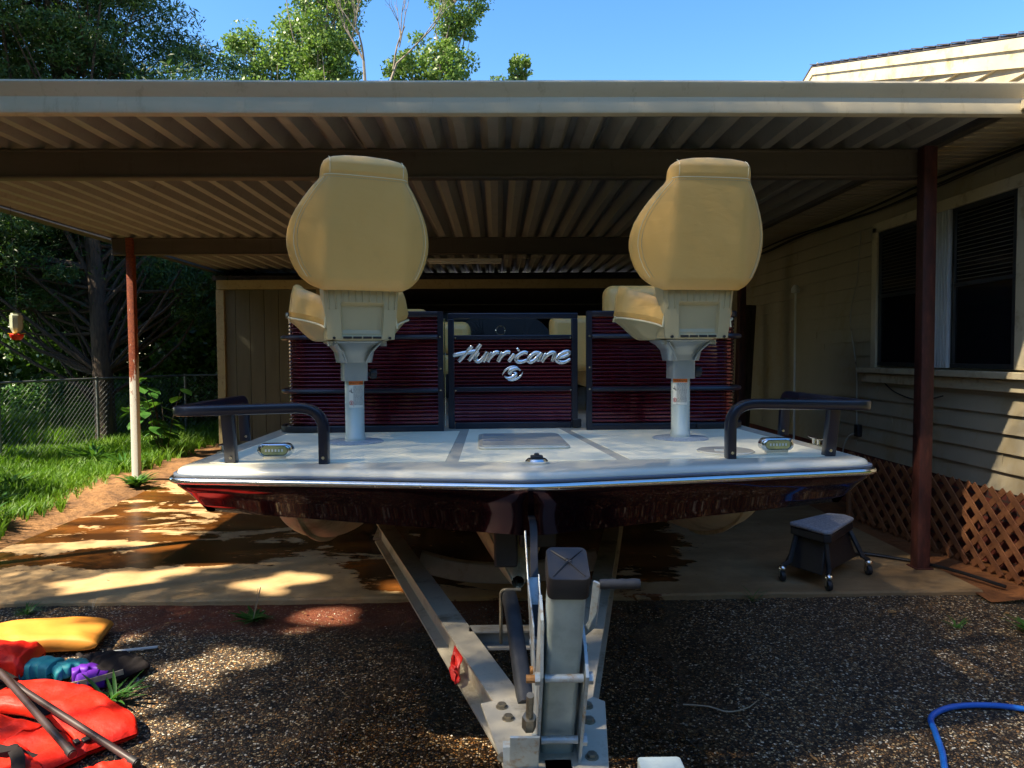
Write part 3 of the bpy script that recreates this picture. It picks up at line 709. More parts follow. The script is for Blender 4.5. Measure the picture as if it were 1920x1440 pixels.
# bow light, lamps, cleats, round plate, base plates
mb=MB(); mb.lathe([(0,0),(.040,0),(.042,.008),(.034,.016),(0,.016)],(.02,.235,1.156),20); bl=mb.build('bow_light','chrome',bt)
mb=MB(); mb.box((.02,.235,1.177),(.045,.03,.014)); mb.box((.02,.235,1.186),(.018,.018,.012)); mb.build('light_cap','blackp',bl,bevel=.004)
def docklamp(x):
    c=(x,.355,1.197); mb=MB()
    def body(off,hw,hh,y0,y1):
        pts=[]
        for i in range(28):
            a=2*pi*i/28; cx=(hw-hh)*(1 if cos(a)>=0 else -1); pts.append((cx+hh*cos(a),hh*sin(a)))
        return pts
    o=body(0,.066,.025,0,0); rings=[(1.0,.032),(1.0,.010),(.93,-.002),(.78,-.006)]
    n=28; vs=[]
    for s,y in rings: vs+=[(c[0]+q[0]*(s if abs(s)<=1 else 1),c[1]+y,c[2]+q[1]*s) for q in o]
    fs=[(i*n+j,i*n+(j+1)%n,(i+1)*n+(j+1)%n,(i+1)*n+j) for i in range(3) for j in range(n)]+[tuple(range(n))]
    mb.add(vs,fs); mb.box((c[0],c[1]+.012,1.166),(.085,.02,.018)); b=mb.build('docking_light','chrome',bt,smooth=50)
    q=body(0,.048,.0165,0,0); MB().add([(c[0]+a,c[1]-.0035,c[2]+d) for a,d in q],[tuple(range(28))]).build('lens','lens',b)
    l=MB(); [l.box((c[0]-.03+.012*k,c[1]-.005,c[2]),(.006,.002,.010)) for k in range(6)]; l.build('led','lwhite',b,smooth=0)
docklamp(-.955); docklamp(.965)
def cleat(x,y,s):
    mb=MB(); mb.box((x,y,1.158),(.03,.10,.006)); mb.cyl((x,y-.02,1.158),(x,y-.02,1.185),.007,8); mb.cyl((x,y+.02,1.158),(x,y+.02,1.185),.007,8)
    mb.tube([(x,y-.075,1.190),(x,y-.04,1.187),(x,y,1.187),(x,y+.04,1.187),(x,y+.075,1.190)],.0085,8,scales=[.5,1,1,1,.5],flat=.6); mb.build('cleat','chrome',bt)
cleat(-1.245,.66,0); cleat(1.245,.62,0)
pl=MB().lathe([(0,0),(.110,0),(.113,.003),(.108,.007),(0,.007)],(.80,.47,1.156),40).build('round_hatch','gel',bt,smooth=30)
m=MB(); m.box((.77,.46,1.1645),(.035,.012,.003)); m.box((.83,.48,1.1645),(.03,.01,.003)); m.build('finger_slot','lwhite',pl,split=True)
for x in (-.753,.745): MB().lathe([(0,0),(.127,0),(.129,.003),(.120,.008),(.06,.010),(0,.010)],(x,.92,1.156),40).build('seat_base','speck',bt,smooth=30)
# grab rails
def grab(s):
    P=filletpath([(s*.757,.295,1.155),(s*.757,.295,1.362),(s*1.285,.275,1.352),(s*1.285,1.02,1.352),(s*1.285,1.04,1.155)],[.095,.07,.06],8)
    mb=MB(); psweep(mb,P,rrect(.036,.048,.008,2),up=(0,1,0)); r=mb.build('grab_rail','black',bt,smooth=40)
    mb=MB(); psweep(mb,[((1.155 if s>0 else -1.105),.335,1.155),((1.155 if s>0 else -1.105),.300,1.338)],rrect(.042,.040,.006,2),up=(0,1,0)); mb.build('rail_leg','black',r,smooth=40)
    mb=MB()
    for x,y in ((1.150 if s>0 else -1.100,.31),(s*.757,.2755),(s*1.27,1.01)): mb.cyl((x,y,1.178),(x,y-.006,1.178),.006,10)
    mb.build('screw','screw',r,split=True)
grab(-1); grab(1)
# pontoons
def pontoon(x,y0,R=.255,lab=None):
    def fn(u,v):
        t=min(1,v/.22); yy=y0+ (t*.85 if v<.22 else .85+(v-.22)/.78*4.6)
        r=R*(max(0,1-(1-t)**2.0))**.5 if t<1 else R; zc=.86+.10*(1-t)**1.5; a=2*pi*u
        k=1-.10*max(0,-sin(a))*0
        return (x+r*cos(a)*(1-.25*(1-t)),yy,zc+r*sin(a)*(1-.15*(1-t)))
    p=MB().grid(36,44,fn,cu=True).build('pontoon','ponton',bt,smooth=60)
    m=MB(); m.sweep([(x,y0+.02+.85*t,.86+.10*(1-t)**1.5-(R*(max(0,1-(1-t)**2))**.5)*(1-.15*(1-t))-.004) for t in [i/14 for i in range(15)]],[(-.006,0),(.006,0),(.004,-.02),(-.004,-.02)]); m.build('keel_strip','ponton',p)
pontoon(-.96,.62); pontoon(.96,.62); 
def bowhull():
    def fn(u,v):
        t=min(1,v/.3); yy=.43+(t*.95 if v<.3 else .95+(v-.3)/.7*4.3); r=.025+.235*t**.85; zc=.655+.20*t**.9; a=2*pi*u
        return (-.04+r*cos(a),yy,zc+r*sin(a))
    p=MB().grid(36,40,fn,cu=True).build('pontoon','ponton',bt,smooth=60)
    MB().tube([(-.04,.44+.95*t,.655+.20*t**.9-(.025+.235*t**.85)-.002) for t in [i/12 for i in range(13)]],.007,6).build('keel_strip','ponton',p)
    MB().tube([fn(.5-.06,.3*i/14) for i in range(15)],.005,5).build('seam','ponton',p)
bowhull()
mb=MB(); mb.box((-.09,.36,.84),(.09,.05,.20)); mb.box((.03,.34,.87),(.14,.05,.10)); mb.build('bow_bracket','blackp',bt,bevel=.01)

# fence panels
def corr(path,z0,z1,name,parent,pitch=.0193,amp=.0035):
    zs=[];k=int((z1-z0)/pitch*8)
    mb=MB(); n=len(path); nr=[]
    P=[Vector(p) for p in path]
    for i in range(n):
        t=(P[min(i+1,n-1)]-P[max(i-1,0)]).normalized(); nr.append(Vector((t.y,-t.x,0)))
    vs=[]
    for j in range(k+1):
        z=z0+(z1-z0)*j/k; ph=(z/pitch)%1; d=amp*(1 if ph<.62 else 1-math.sin((ph-.62)/.38*pi)*2)
        vs+=[tuple(P[i]+nr[i]*d+Vector((0,0,z))) for i in range(n)]
    mb.add(vs,[(j*n+i,j*n+i+1,(j+1)*n+i+1,(j+1)*n+i) for j in range(k) for i in range(n-1)])
    return mb.build(name,'panel',parent,smooth=60)
def bar(mb,path,w,hh,r=.004,z=None): psweep(mb,[Vector((p[0],p[1],p[2] if z is None else z)) for p in path],rrect(w,hh,r,2))
def sidepanel(s):
    path=filletpath([(s*.372,1.35,0),(s*1.185,1.35,0),(s*1.185,5.6,0)],.13,10)
    if s<0: pass
    pth=[Vector(p) for p in path]; q=pth if s>0 else pth
    out=[Vector((p.x,p.y,0)) for p in pth]
    fr=MB()
    for z,hh in ((1.760,.030),(1.172,.034)): psweep(fr,[Vector((p.x,p.y,z)) for p in pth],rrect(.030,hh,.005,2))
    x=s*.385; fr.box((x,1.35,1.464),(.028,.032,.62)); fr.box((s*1.17,3.4,1.464),(.03,.03,.58))
    f=fr.build('fence_frame','black',bt,bevel=0)
    corr(pth if s>0 else pth[::-1],1.19,1.745,'fence_sheet',f)
    rr=MB(); off=filletpath([(s*.40,1.333,0),(s*1.215,1.333,0),(s*1.215,5.6,0)],.15,10)
    for z in (1.643,1.368): rr.tube([Vector((p.x,p.y,z)) for p in off],.0125,8)
    rr.build('fence_rail','black',f)
    bs=MB(); off=filletpath([(s*.95,1.335,0),(s*1.225,1.335,0),(s*1.225,5.6,0)],.17,10); psweep(bs,[Vector((p.x,p.y,1.171)) for p in off],rrect(.02,.030,.004,2)); bs.build('base_trim','blackp',f)
    sc=MB()
    for z in (1.645,1.48,1.37): sc.cyl((x,1.334,z),(x,1.329,z),.0055,10)
    sc.build('screw','screw',f,split=True)
    bd=MB(); bd.box((s*1.13,1.352-.004+.008,1.464),(.004,.003,.54))
sidepanel(-1); sidepanel(1)
g=MB(); gx0,gx1,gy=-.352,.342,1.475
g.box(((gx0+gx1)/2,gy,1.757),(gx1-gx0,.032,.030)); g.box(((gx0+gx1)/2,gy,1.172),(gx1-gx0-.07,.032,.034))
for x in (gx0+.0165,gx1-.0165): g.box((x,gy,1.450),(.033,.032,.584))
for z in (1.643,1.367): g.box(((gx0+gx1)/2,gy-.003,z),(gx1-gx0-.066,.030,.024))
gate=g.build('gate','black',bt,bevel=.004)
corr([(gx0+.03,gy+.004,0),(gx1-.03,gy+.004,0)],1.188,1.633,'gate_sheet',gate)
mb=MB(); mb.box((gx1-.005,gy-.02,1.182),(.045,.02,.045)); mb.build('latch','blackp',gate,bevel=.006)
mb=MB()
for z in (1.65,1.37): 
    for x in (gx0+.04,gx1-.04): mb.cyl((x,gy-.018,z-.01),(x,gy-.024,z-.01),.005,8)
mb.build('screw','screw',gate,split=True)
MB().cyl((-.367,1.42,1.17),(-.367,1.42,1.74),.004,8).build('hinge_pin','chrome',gate)
# lettering: brush strokes traced as small rounded bars
def tp(sx,sy): return Vector(((820+sx/6.4-965)*.00286,gy-.012,1.553-((570+sy/6.4)-665)*.00286))
ST=[[(430,510),(350,600),(265,695)],[(530,490),(455,595),(385,685)],[(198,624),(300,598),(505,566)],
[(505,585),(468,640),(475,685),(515,690),(565,645),(603,585)],[(608,580),(580,650),(560,700)],
[(665,585),(640,640),(610,700)],[(632,660),(670,615),(715,585),(748,592)],[(790,585),(765,640),(735,700)],[(757,660),(795,615),(840,585),(882,590)],
[(930,605),(895,655),(862,700)],[(965,560),(985,545)],
[(1090,598),(1050,588),(985,620),(952,668),(975,700),(1025,700),(1078,682)],
[(1238,600),(1190,592),(1130,630),(1100,680),(1125,704),(1175,680),(1225,625)],[(1258,592),(1225,650),(1218,700)],
[(1315,600),(1290,650),(1262,708)],[(1285,670),(1330,620),(1385,592),(1418,605),(1405,650),(1385,702)],
[(1455,655),(1530,640),(1588,612),(1580,585),(1530,590),(1470,630),(1440,680),(1480,710),(1545,705),(1604,672)]]
mb=MB()
for st in ST:
    P=crom([tp(*p) for p in st],6); n=len(P); w=.0112 if len(st)>2 else .0122
    sc=[w*(.75+.25*min(1,4*min(i+1,n-i)/n)) for i in range(n)]
    mb.tube(P,1,8,scales=sc,up=(0,1,0),flat=.55)
mb.build('boat_lettering','letter',gate,smooth=70)
mb=MB()
def sw(ang,r): 
    x=r*cos(ang); y=r*sin(ang); a=radians(24); x2=x; y2=y*.68
    return tp(910+x2*cos(a)-y2*sin(a),840-(x2*sin(a)+y2*cos(a)))
for k in (0,pi):
    P=[sw(k-pi*1.05*i/24,14+86*(i/24)**.75) for i in range(25)]
    mb.tube(P,1,8,scales=[.004+.0085*math.sin(pi*min(1,i/22)) for i in range(25)],up=(0,1,0),flat=.45)
    P=[sw(k-pi*.12-pi*.66*i/14,128-18*i/14) for i in range(15)]; mb.tube(P,1,6,scales=[.0015+.0042*math.sin(pi*i/14) for i in range(15)],up=(0,1,0),flat=.5)
mb.build('swirl_emblem','letter',gate,smooth=70)
# inside: lounges, console
def rbox(c,d,name,mat,par,bev=.04,**k): return MB().box(c,d).build(name,mat,par,bevel=bev,seg=4,smooth=60,**k)
rbox((.86,2.05,1.72),(.56,.16,.50),'lounge_backrest','vinyl',bt,.06); rbox((.80,2.6,1.42),(.60,.9,.18),'lounge_cushion','vinyl',bt)
rbox((-.80,2.05,1.60),(.62,.16,.46),'lounge_backrest','vinyl',bt,.05); rbox((-.36,2.35,1.66),(.24,.40,.20),'arm_rest','vinyl',bt,.05); rbox((-.36,2.35,1.49),(.24,.40,.12),'arm_rest','vinyl',bt,.03)
rbox((.42,2.28,1.62),(.30,.14,.36),'side_cushion','vinyl',bt,.05)
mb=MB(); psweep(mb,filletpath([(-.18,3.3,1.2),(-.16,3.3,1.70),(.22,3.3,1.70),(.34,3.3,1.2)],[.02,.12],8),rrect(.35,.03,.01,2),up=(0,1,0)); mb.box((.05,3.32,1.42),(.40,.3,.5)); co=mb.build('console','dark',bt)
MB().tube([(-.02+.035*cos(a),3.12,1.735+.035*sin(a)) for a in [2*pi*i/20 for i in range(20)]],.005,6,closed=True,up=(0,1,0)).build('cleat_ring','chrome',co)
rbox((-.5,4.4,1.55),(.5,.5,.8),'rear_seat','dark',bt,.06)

# ------------------------------------------------------------------ pedestal seats
SP=[(545,76),(541,86),(535,95),(520,110),(500,121),(480,128),(460,132),(445,132.5),(430,131),(410,126),(390,117),(370,105),(350,91),(340,82),(334,79),(326,78.5),(315,77.5),(306,74),(300,66),(296,52),(293,30),(292,8)]
def hw(z):
    y=545-(z-.66)*480
    for (a,wa),(b,wb) in zip(SP,SP[1:]):
        if b<=y<=a: return (wa+(wb-wa)*(a-y)/(a-b))/440
    return SP[0][1]/458 if y>545 else SP[-1][1]/458
def seat(x,y,phi,label,refl):
    s=empty('fishing_seat',bw(x,y,1.166),label,'boat seat',radians(1.5+phi),'tan pedestal seats on the bow deck')
    # pedestal
    MB().lathe([(0,0),(.046,0),(.046,.02),(.0425,.024),(.0425,.285),(0,.285)],seg=32).build('pedestal','pedestal',s,smooth=50)
    mb=MB(); mb.sweep([(0,0,.27),(0,0,.352)],rrect(.108,.10,.012,3),up=(0,1,0))
    vs=[]; 
    for z,w,d in ((.352,.150,.10),(.375,.158,.108),(.400,.166,.125),(.425,.20,.17),(.440,.245,.22),(.446,.25,.225)):
        vs.append([(a,b,z) for a,b in rrect(w,d,min(w,d)*.18,3)])
    n=len(vs[0]); mb.add([p for r in vs for p in r],[(i*n+j,i*n+(j+1)%n,(i+1)*n+(j+1)%n,(i+1)*n+j) for i in range(5) for j in range(n)]+[tuple(range(n)),tuple(range(5*n,6*n))])
    for q in (-1,1): mb.sweep([(q*.042,-.056,.355),(q*.062,-.078,.40),(q*.10,-.105,.44)],rrect(.008,.02,.002,1),up=(0,1,0)); mb.cyl((q*.115,-.095,.425),(q*.115,-.095,.446),.014,10)
    mo=mb.build('swivel_mount','castgrey',s,smooth=35)
    mb=MB(); mb.cyl((.05,.02,.30),(.075,.02,.30),.01,8); mb.lathe([(0,-.014),(.022,-.014),(.026,0),(.022,.014),(0,.014)],(.09,.02,.30),10,'x'); mb.build('lock_knob','blackp',mo)
    # warning label wrapped on the tube
    R=.0432; ph=-pi/2+refl
    def wrap(u,z,r=R): a=ph+u/R; return (r*cos(a),r*sin(a),z)
    def patch(u0,u1,z0,z1,name,mat,r,par):
        k=14; return MB().grid(k,2,lambda a,b:wrap(u0+(u1-u0)*a,z0+(z1-z0)*b,r)).build(name,mat,par)
    lb=patch(-.036,.036,.150,.268,'warning_label','lwhite',R,s); patch(-.036,.036,.252,.269,'label_band','lorange',R+.0004,lb)
    tv,tf=textmesh('WARNING',.0145,0); MB().add([wrap(v[0]*.98+.004,.2555+v[1],R+.0009) for v in tv],tf).build('label_word','lblack',lb,smooth=0)
    tx=MB(); rr=random.Random(5)
    for z in [.246-.0052*i for i in range(17)]:
        u=-.011
        while u<.033:
            l=rr.uniform(.003,.010); u2=min(u+l,.033); tx.add([wrap(u,z,R+.0008),wrap(u2,z,R+.0008),wrap(u2,z+.0020,R+.0008),wrap(u,z+.0020,R+.0008)],[(0,1,2,3)]); u=u2+.0015
    tx.build('label_text','lblack',lb,smooth=0)
    pc=MB(); f=[wrap(-.031+.004*i,.222+.006*sin(i*1.4),R+.0012) for i in range(5)]; pc.tube(f,.0011,4); pc.tube([wrap(-.024,.236,R+.0012),wrap(-.022,.219,R+.0012)],.001,4); pc.tube([wrap(-.034,.226,R+.001),wrap(-.018,.215,R+.001)],.0008,4)
    pc.build('label_pictogram','lblack',lb)
    pc=MB(); pc.tube([wrap(-.024+.008*cos(a),.172+.009*sin(a),R+.0012) for a in [2*pi*i/14 for i in range(14)]],.0011,4,closed=True); pc.box(wrap(-.024,.172,R+.0012),(.003,.002,.010)); pc.build('label_ring','lred',lb)
    tx2=MB().box(wrap(-.0135,.20,R+.0008),(.0008,.0008,.095)).build('label_rule','lblack',lb,smooth=0)
    # shell tub
    def B(v): return .03+.095*min(1,v*1.25)
    def cush(u,v):
        # u -1..1 across, v 0..1 back to front
        sv=min(1,v/.62); w=.158+.115*sv*sv*(3-2*sv)-.02*max(0,v-.8)*5*.5; x=u*w; yy=-.19+.47*v-.06*abs(u)**3*v
        au=abs(u); t=max(0,min(1,(au-.42)/.38)); bol=t*t*(3-2*t)*B(v)
        e1=max(0,(au-.86)/.14); e2=max(0,(v-.90)/.10); e3=max(0,(.04-v)/.04); e=min(1,max(e1,e2))
        z=.570+bol+.02*math.sin(pi*v)-(.055+bol*.55)*e**2.2
        if v>.8: z+=.012*math.sin((v-.8)/.2*pi)
        return (x*(1-.02*e),yy,z)
    nu,nv=41,31; mb=MB(); mb.grid(nu,nv,lambda a,b:cush(a*2-1,b))
    # close underneath
    rim=[(2*i/(nu-1)-1,0) for i in range(nu)]+[(1,j/(nv-1)) for j in range(1,nv)]+[(1-2*i/(nu-1),1) for i in range(1,nu)]+[(-1,1-j/(nv-1)) for j in range(1,nv-1)]
    R1=[Vector(cush(*q)) for q in rim]
    low=[Vector((p.x*.96,p.y*.97,p.z-.028)) for p in R1]; n=len(R1)
    mb.add(R1+low,[(i,(i+1)%n,n+(i+1)%n,n+i) for i in range(n)]+[tuple(range(n,2*n))])
    cs=mb.build('seat_cushion','vinyl',s,smooth=60)
    MB().tube([p+Vector((0,0,-.028)) for p in R1],.0045,6,closed=True).build('piping','vinyl2',cs)
    sm=MB(); 
    for q in (-1,1): sm.tube([Vector(cush(q*.56,.06+.86*k/20))+Vector((0,0,.001)) for k in range(21)],.0016,4)
    sm.build('seam','vinyl2',cs)
    mb=MB(); K=7; rings=[]
    for k in range(K+1):
        t=k/K; ring=[]
        for p in low:
            ang=math.atan2(p.y-.03,p.x); bx=max(-.15,min(.15,p.x*.62)); by=max(-.19,min(.15,p.y*.70)); bz=.449
            f=t**.75; g=1-(1-t)**1.6
            ring.append(Vector((p.x*1.03*(1-f)+bx*f,p.y*1.03*(1-f)+by*f,p.z*(1-g)+bz*g)))
        rings.append(ring)
    mb.add([p for r in rings for p in r],[(i*n+j,i*n+(j+1)%n,(i+1)*n+(j+1)%n,(i+1)*n+j) for i in range(K) for j in range(n)]+[tuple(range(K*n,(K+1)*n))])
    sh=mb.build('seat_shell','shell',s,smooth=60)
    # back plate with ribs and sunk panel
    def bp(a,c,d=0):
        z=.452+.232*c; w=.143+.018*c; return (a*w, -.208-.022*c-d+.0*abs(a)+ (.02*abs(a)**6),z)
    mb=MB(); nx,nz=133,47
    def relief(a,c):
        x=abs(a); inside=min(1,max(0,(.60-x)/.03))*min(1,max(0,(c-.05)/.03))*min(1,max(0,(.66-c)/.04))
        inside2=inside
        r=-.020*inside
        if c<.17 and x<.6: r+=0.009*inside*(1-max(0,(c-.11)/.06) if c>.11 else 1)
        if c>.68 or x>.66:
            ph=(a*5.5)%1; r+=.0065*(1 if ph<.14 else 0)*(1 if c>.2 or x>.66 else 0)*(1 if (c>.68 or (x>.70 and c>.55)) else 0)
        return r
    mb.grid(nx,nz,lambda a,c:bp(a*2-1,c,relief(a*2-1,c)))
    mb.grid(nx,2,lambda a,c:bp(a*2-1,1,-.05*c) ); mb.grid(2,nz,lambda a,c:(bp(-1,c)[0],bp(-1,c)[1]+.11*a,bp(-1,c)[2])); mb.grid(2,nz,lambda a,c:(bp(1,c)[0],bp(1,c)[1]+.11*a,bp(1,c)[2])); mb.grid(nx,2,lambda a,c:(bp(a*2-1,0)[0],bp(a*2-1,0)[1]+.1*c,bp(a*2-1,0)[2]))
    bk=mb.build('back_plate','shell',s,smooth=28)
    # slots under the panel, hinge
    sl=MB()
    for i in range(4): sl.box((-.063+.042*i,-.2085,.460),(.036,.006,.0095))
    for i in (-1,1): sl.cyl((i*.118,-.213,.458),(i*.118,-.20,.458),.006,10)
    sl.build('slot','blackp',bk,smooth=0)
    mb=MB(); mb.box((0,-.17,.665),(.27,.05,.05)); mb.build('hinge_bar','blackp',bk,bevel=.008)
    # backrest
    def bfn(u,v):
        z=.655+.534*v; w=hw(min(z,1.1865)) if v<1 else .01
        a=2*pi*u; cx=cos(a); sy=sin(a)
        xx=(abs(cx)**.62)*(1 if cx>=0 else -1)*w
        th=.036*min(1,((1-v)/.07)**.5 if v>.93 else 1)*min(1,.45+(v/.08)**.5*.55 if v<.08 else 1)
        if z>1.108: th*=1.12
        yo=-(abs(sy)**.62)*(1 if sy>=0 else -1)*th*1.15
        c=.165*(1-.12*v); wing=max(0,abs(xx)-c); k=.004
        yc=-.235-.13*v+.03*v*v+ .74*(math.sqrt(wing*wing+k*k)-k if wing>0 else 0)
        return (xx,yc+yo,z)
    bkr=MB().grid(72,72,bfn,cu=True).build('backrest','vinyl',s,smooth=60)
    # seams
    def surf(x,v,eps=.0005):
        z=.655+.534*v; w=hw(z); r=min(1,abs(x)/w); th=.036*(1.12 if z>1.108 else 1)*min(1,((1-v)/.07)**.5 if v>.93 else 1)
        cx=r**(1/.62); sy=max(0,1-cx*cx)**.5
        c=.165*(1-.12*v); wing=max(0,abs(x)-c); return Vector((x,-.235-.13*v+.03*v*v+.74*(math.sqrt(wing*wing+1.6e-5)-.004 if wing>0 else 0)-(sy**.62)*th*1.15-eps,z))
    sm=MB(); v0=(1.102-.655)/.534
    sm.tube([surf(x*.168,v0+.012*(1-x*x)*0) for x in [i/16-1 for i in range(33)]],.0022,5)
    for q in (-1,1):
        sm.tube([surf(q*(hw(.655+.534*v)*.93-.004),v) for v in [.10+.72*i/40 for i in range(41)]],.0018,4)
        sm.tube([surf(q*.147,v) for v in [v0+.01+(.13)*i/8 for i in range(9)]],.0016,4)
    sm.build('seam','vinyl2',bkr)
    st=MB()
    for q in (-1,1):
        for i in range(90):
            v=.10+.72*i/90; st.box(surf(q*(hw(.655+.534*v)*.93-.016),v),(.0022,.002,.0036))
    for i in range(48):
        x=(i/47*2-1)*.165; st.box(surf(x,v0-.018),(.0036,.002,.0022))
    st.build('stitching','shell',bkr,smooth=0)
    return s
seat(-.753,.92,20,'tan high-backed boat seat on the pole nearer the lawn, left of the maroon gate',.05)
seat(.745,.92,5,'tan high-backed boat seat on the pole nearer the house, right of the maroon gate',-.42)

# ------------------------------------------------------------------ trailer
tr=empty('boat_trailer',(.14,1.64,0),'aluminium boat trailer with galvanised winch post under the boat','boat trailer')
T=lambda x,y,z:(x-.14,y-1.64,z)
def ibeam(p,q,name,h_=.135,w=.088,t=.009):
    P=Vector(T(*p));Q=Vector(T(*q)); mb=MB()
    a=[(-w/2,0),(w/2,0),(w/2,-t),(t/2,-t-.004),(t/2,-h_+t+.004),(w/2,-h_+t),(w/2,-h_),(-w/2,-h_),(-w/2,-h_+t),(-t/2,-h_+t+.004),(-t/2,-t-.004),(-w/2,-t)]
    mb.sweep([P,Q],a); return mb.build(name,'alu',tr,smooth=0)
LX=lambda y:-.138-.323*(y-2.52); RX=lambda y:.33+.212*(y-2.52)
lbm=ibeam((LX(1.66),1.66,.55),(LX(4.3),4.3,.55),'tongue_beam'); ibeam((RX(1.66),1.66,.548),(RX(4.6),4.6,.548),'tongue_beam')
ibeam((-.735,4.36,.545),(-.98,8.6,.545),'side_rail'); ibeam((.75,4.66,.543),(.70,8.6,.543),'side_rail')
mb=MB(); mb.sweep([T(LX(2.56)+.04,2.56,.515),T(RX(2.56)-.04,2.56,.515)],[(-.03,.035),(.03,.035),(.03,.028),(-.022,.028),(-.022,-.028),(.03,-.028),(.03,-.035),(-.03,-.035)]); mb.build('crossmember','alu2',tr,smooth=0)
for y in (3.7,6.0):
    mb=MB(); mb.sweep(crom([T(-.42 if y<5 else -.8,y,.47),T(-.2,y,.415),T(.05,y,.40),T(.3,y,.42),T(.52 if y<5 else .75,y,.47)],6),rrect(.05,.105,.006,1)); mb.build('crossmember','alu2',tr,smooth=30)
mb=MB(); mb.box(T(0,6.9,.32),(2.0,.06,.06)); mb.build('axle','galv',tr)
for x in (-1.1,1.05):
    w=MB().lathe([(.12,-.09),(.29,-.095),(.32,-.06),(.325,0),(.32,.06),(.29,.095),(.12,.09)],T(x,6.9,.325),32,'x').build('wheel','rubber',tr); MB().lathe([(0,-.05),(.14,-.07),(.19,-.09),(.19,.09),(.14,.07),(0,.05)],T(x,6.9,.325),24,'x').build('rim','galvd',w)
for x in (-.96,.96):
    mb=MB(); mb.box(T(x*1.0,6.0,.60),(.14,3.6,.05)); mb.build('bunk','carpet',tr)
# junction plate and bolts
mb=MB(); P=[T(-.055,1.98,0),T(.045,2.02,0),T(.26,2.02,0),T(.30,1.98,0),T(.235,1.45,0),T(.05,1.45,0)]; mb.prism([(p[0],p[1]) for p in P],.5515,.560); jp=mb.build('junction_plate','alu',tr,bevel=.002)
mb=MB()
def hexb(mb,p,r=.0125,hh=.011): mb.cyl(p,(p[0],p[1],p[2]+.003),r*1.35,16); mb.cyl((p[0],p[1],p[2]+.003),(p[0],p[1],p[2]+hh),r,6)
for x,y in ((.005,1.955),(.022,1.89),(.008,1.70),(.245,1.95),(.24,1.87),(.225,1.70)): hexb(mb,T(x,y,.560))
mb.build('bolt','bolt',jp,smooth=0,split=True)
mb=MB(); mb.box(T(.14,1.1,.52),(.08,1.2,.08)); mb.build('tongue_tube','galv',tr,bevel=.008)
# winch post
P0=Vector(T(.140,1.80,.50)); P1=Vector(T(.150,1.535,1.085)); D=(P1-P0).normalized()
mb=MB(); mb.sweep([P0,P1],rrect(.081,.098,.014,4),up=(0,1,0)); wp=mb.build('winch_post','galv',tr,smooth=50)
mb=MB(); Q0=P1-D*.045; Q1=P1+D*.010
mb.sweep([Q0,Q0+D*.004,Q1-D*.004,Q1],rrect(.092,.109,.015,4),up=(0,1,0),scales=[.985,1,1,.96])
Fx=Vector((1,0,0)); Fy=Vector((0,1,0)); Fy=(Fy-D*Fy.dot(D)).normalized()
top=Q1+D*.006
for sx in(-1,1):
    for sy in (-1,1): mb.sweep([Q1+Fx*sx*.034+Fy*sy*.042,top],[(cos(a)*.0022,sin(a)*.0022) for a in [2*pi*i/5 for i in range(5)]])
mb.add([Q1+Fx*a*.036+Fy*b*.044 for a,b in ((-1,-1),(1,-1),(1,1),(-1,1))]+[top-D*.0015],[(0,1,4),(1,2,4),(2,3,4),(3,0,4)])
for i in range(7): mb.box(top+Fx*random.uniform(-.006,.006)+Fy*random.uniform(-.008,.008),(.004,.004,.004),(i,i,i))
mb.build('post_cap','blackp',wp,smooth=40)
# clamp plates and through bolts
def onpost(z,fx=0,fy=0): t=(z-P0.z)/D.z; return P0+D*t+Fx*fx+Fy*fy
br=MB()
for sx,zt in ((-1,.96),(1,.885)):
    a=[onpost(.56,sx*.048,-.085),onpost(.86,sx*.048,-.085),onpost(zt,sx*.048,-.02),onpost(zt,sx*.048,.06),onpost(.56,sx*.048,.06)]
    b=[p+Fx*sx*.007 for p in a]; n=5; br.add(a+b,[tuple(range(5)),tuple(range(5,10))]+[(i,(i+1)%5,5+(i+1)%5,5+i) for i in range(5)])
brk=br.build('clamp_plate','galvd',tr,smooth=0)
bb=MB(); nb=MB()
for z in (.845,.655):
    for sx in (-1,1): bb.cyl(onpost(z,sx*.052,-.072),onpost(z,sx*.066,-.072),.014,6)
    nb.cyl(onpost(z,-.066,-.072),onpost(z,-.086,-.072),.009,10); bb.cyl(onpost(z,-.044,-.072),onpost(z,.044,-.072),.0095,14)
bb.build('through_bolt','galvd',brk,smooth=30,split=True); nb.build('bolt_end','rustb',brk,smooth=30,split=True)
mb=MB(); mb.cyl(onpost(.80,-.075,-.075),onpost(.70,-.075,-.075),.009,10); mb.cyl(onpost(.735,-.075,-.075),onpost(.70,-.075,-.075),.017,6); mb.build('eye_bolt','bolt',brk,smooth=30)
mb=MB(); mb.sweep([onpost(.70,-.085,-.1),onpost(.55,-.085,-.1)],rrect(.07,.006,.002,1),up=(0,1,0)); mb.box(onpost(.62,-.125,-.08),(.02,.03,.05)); mb.build('side_bracket','galvd',brk,smooth=0)
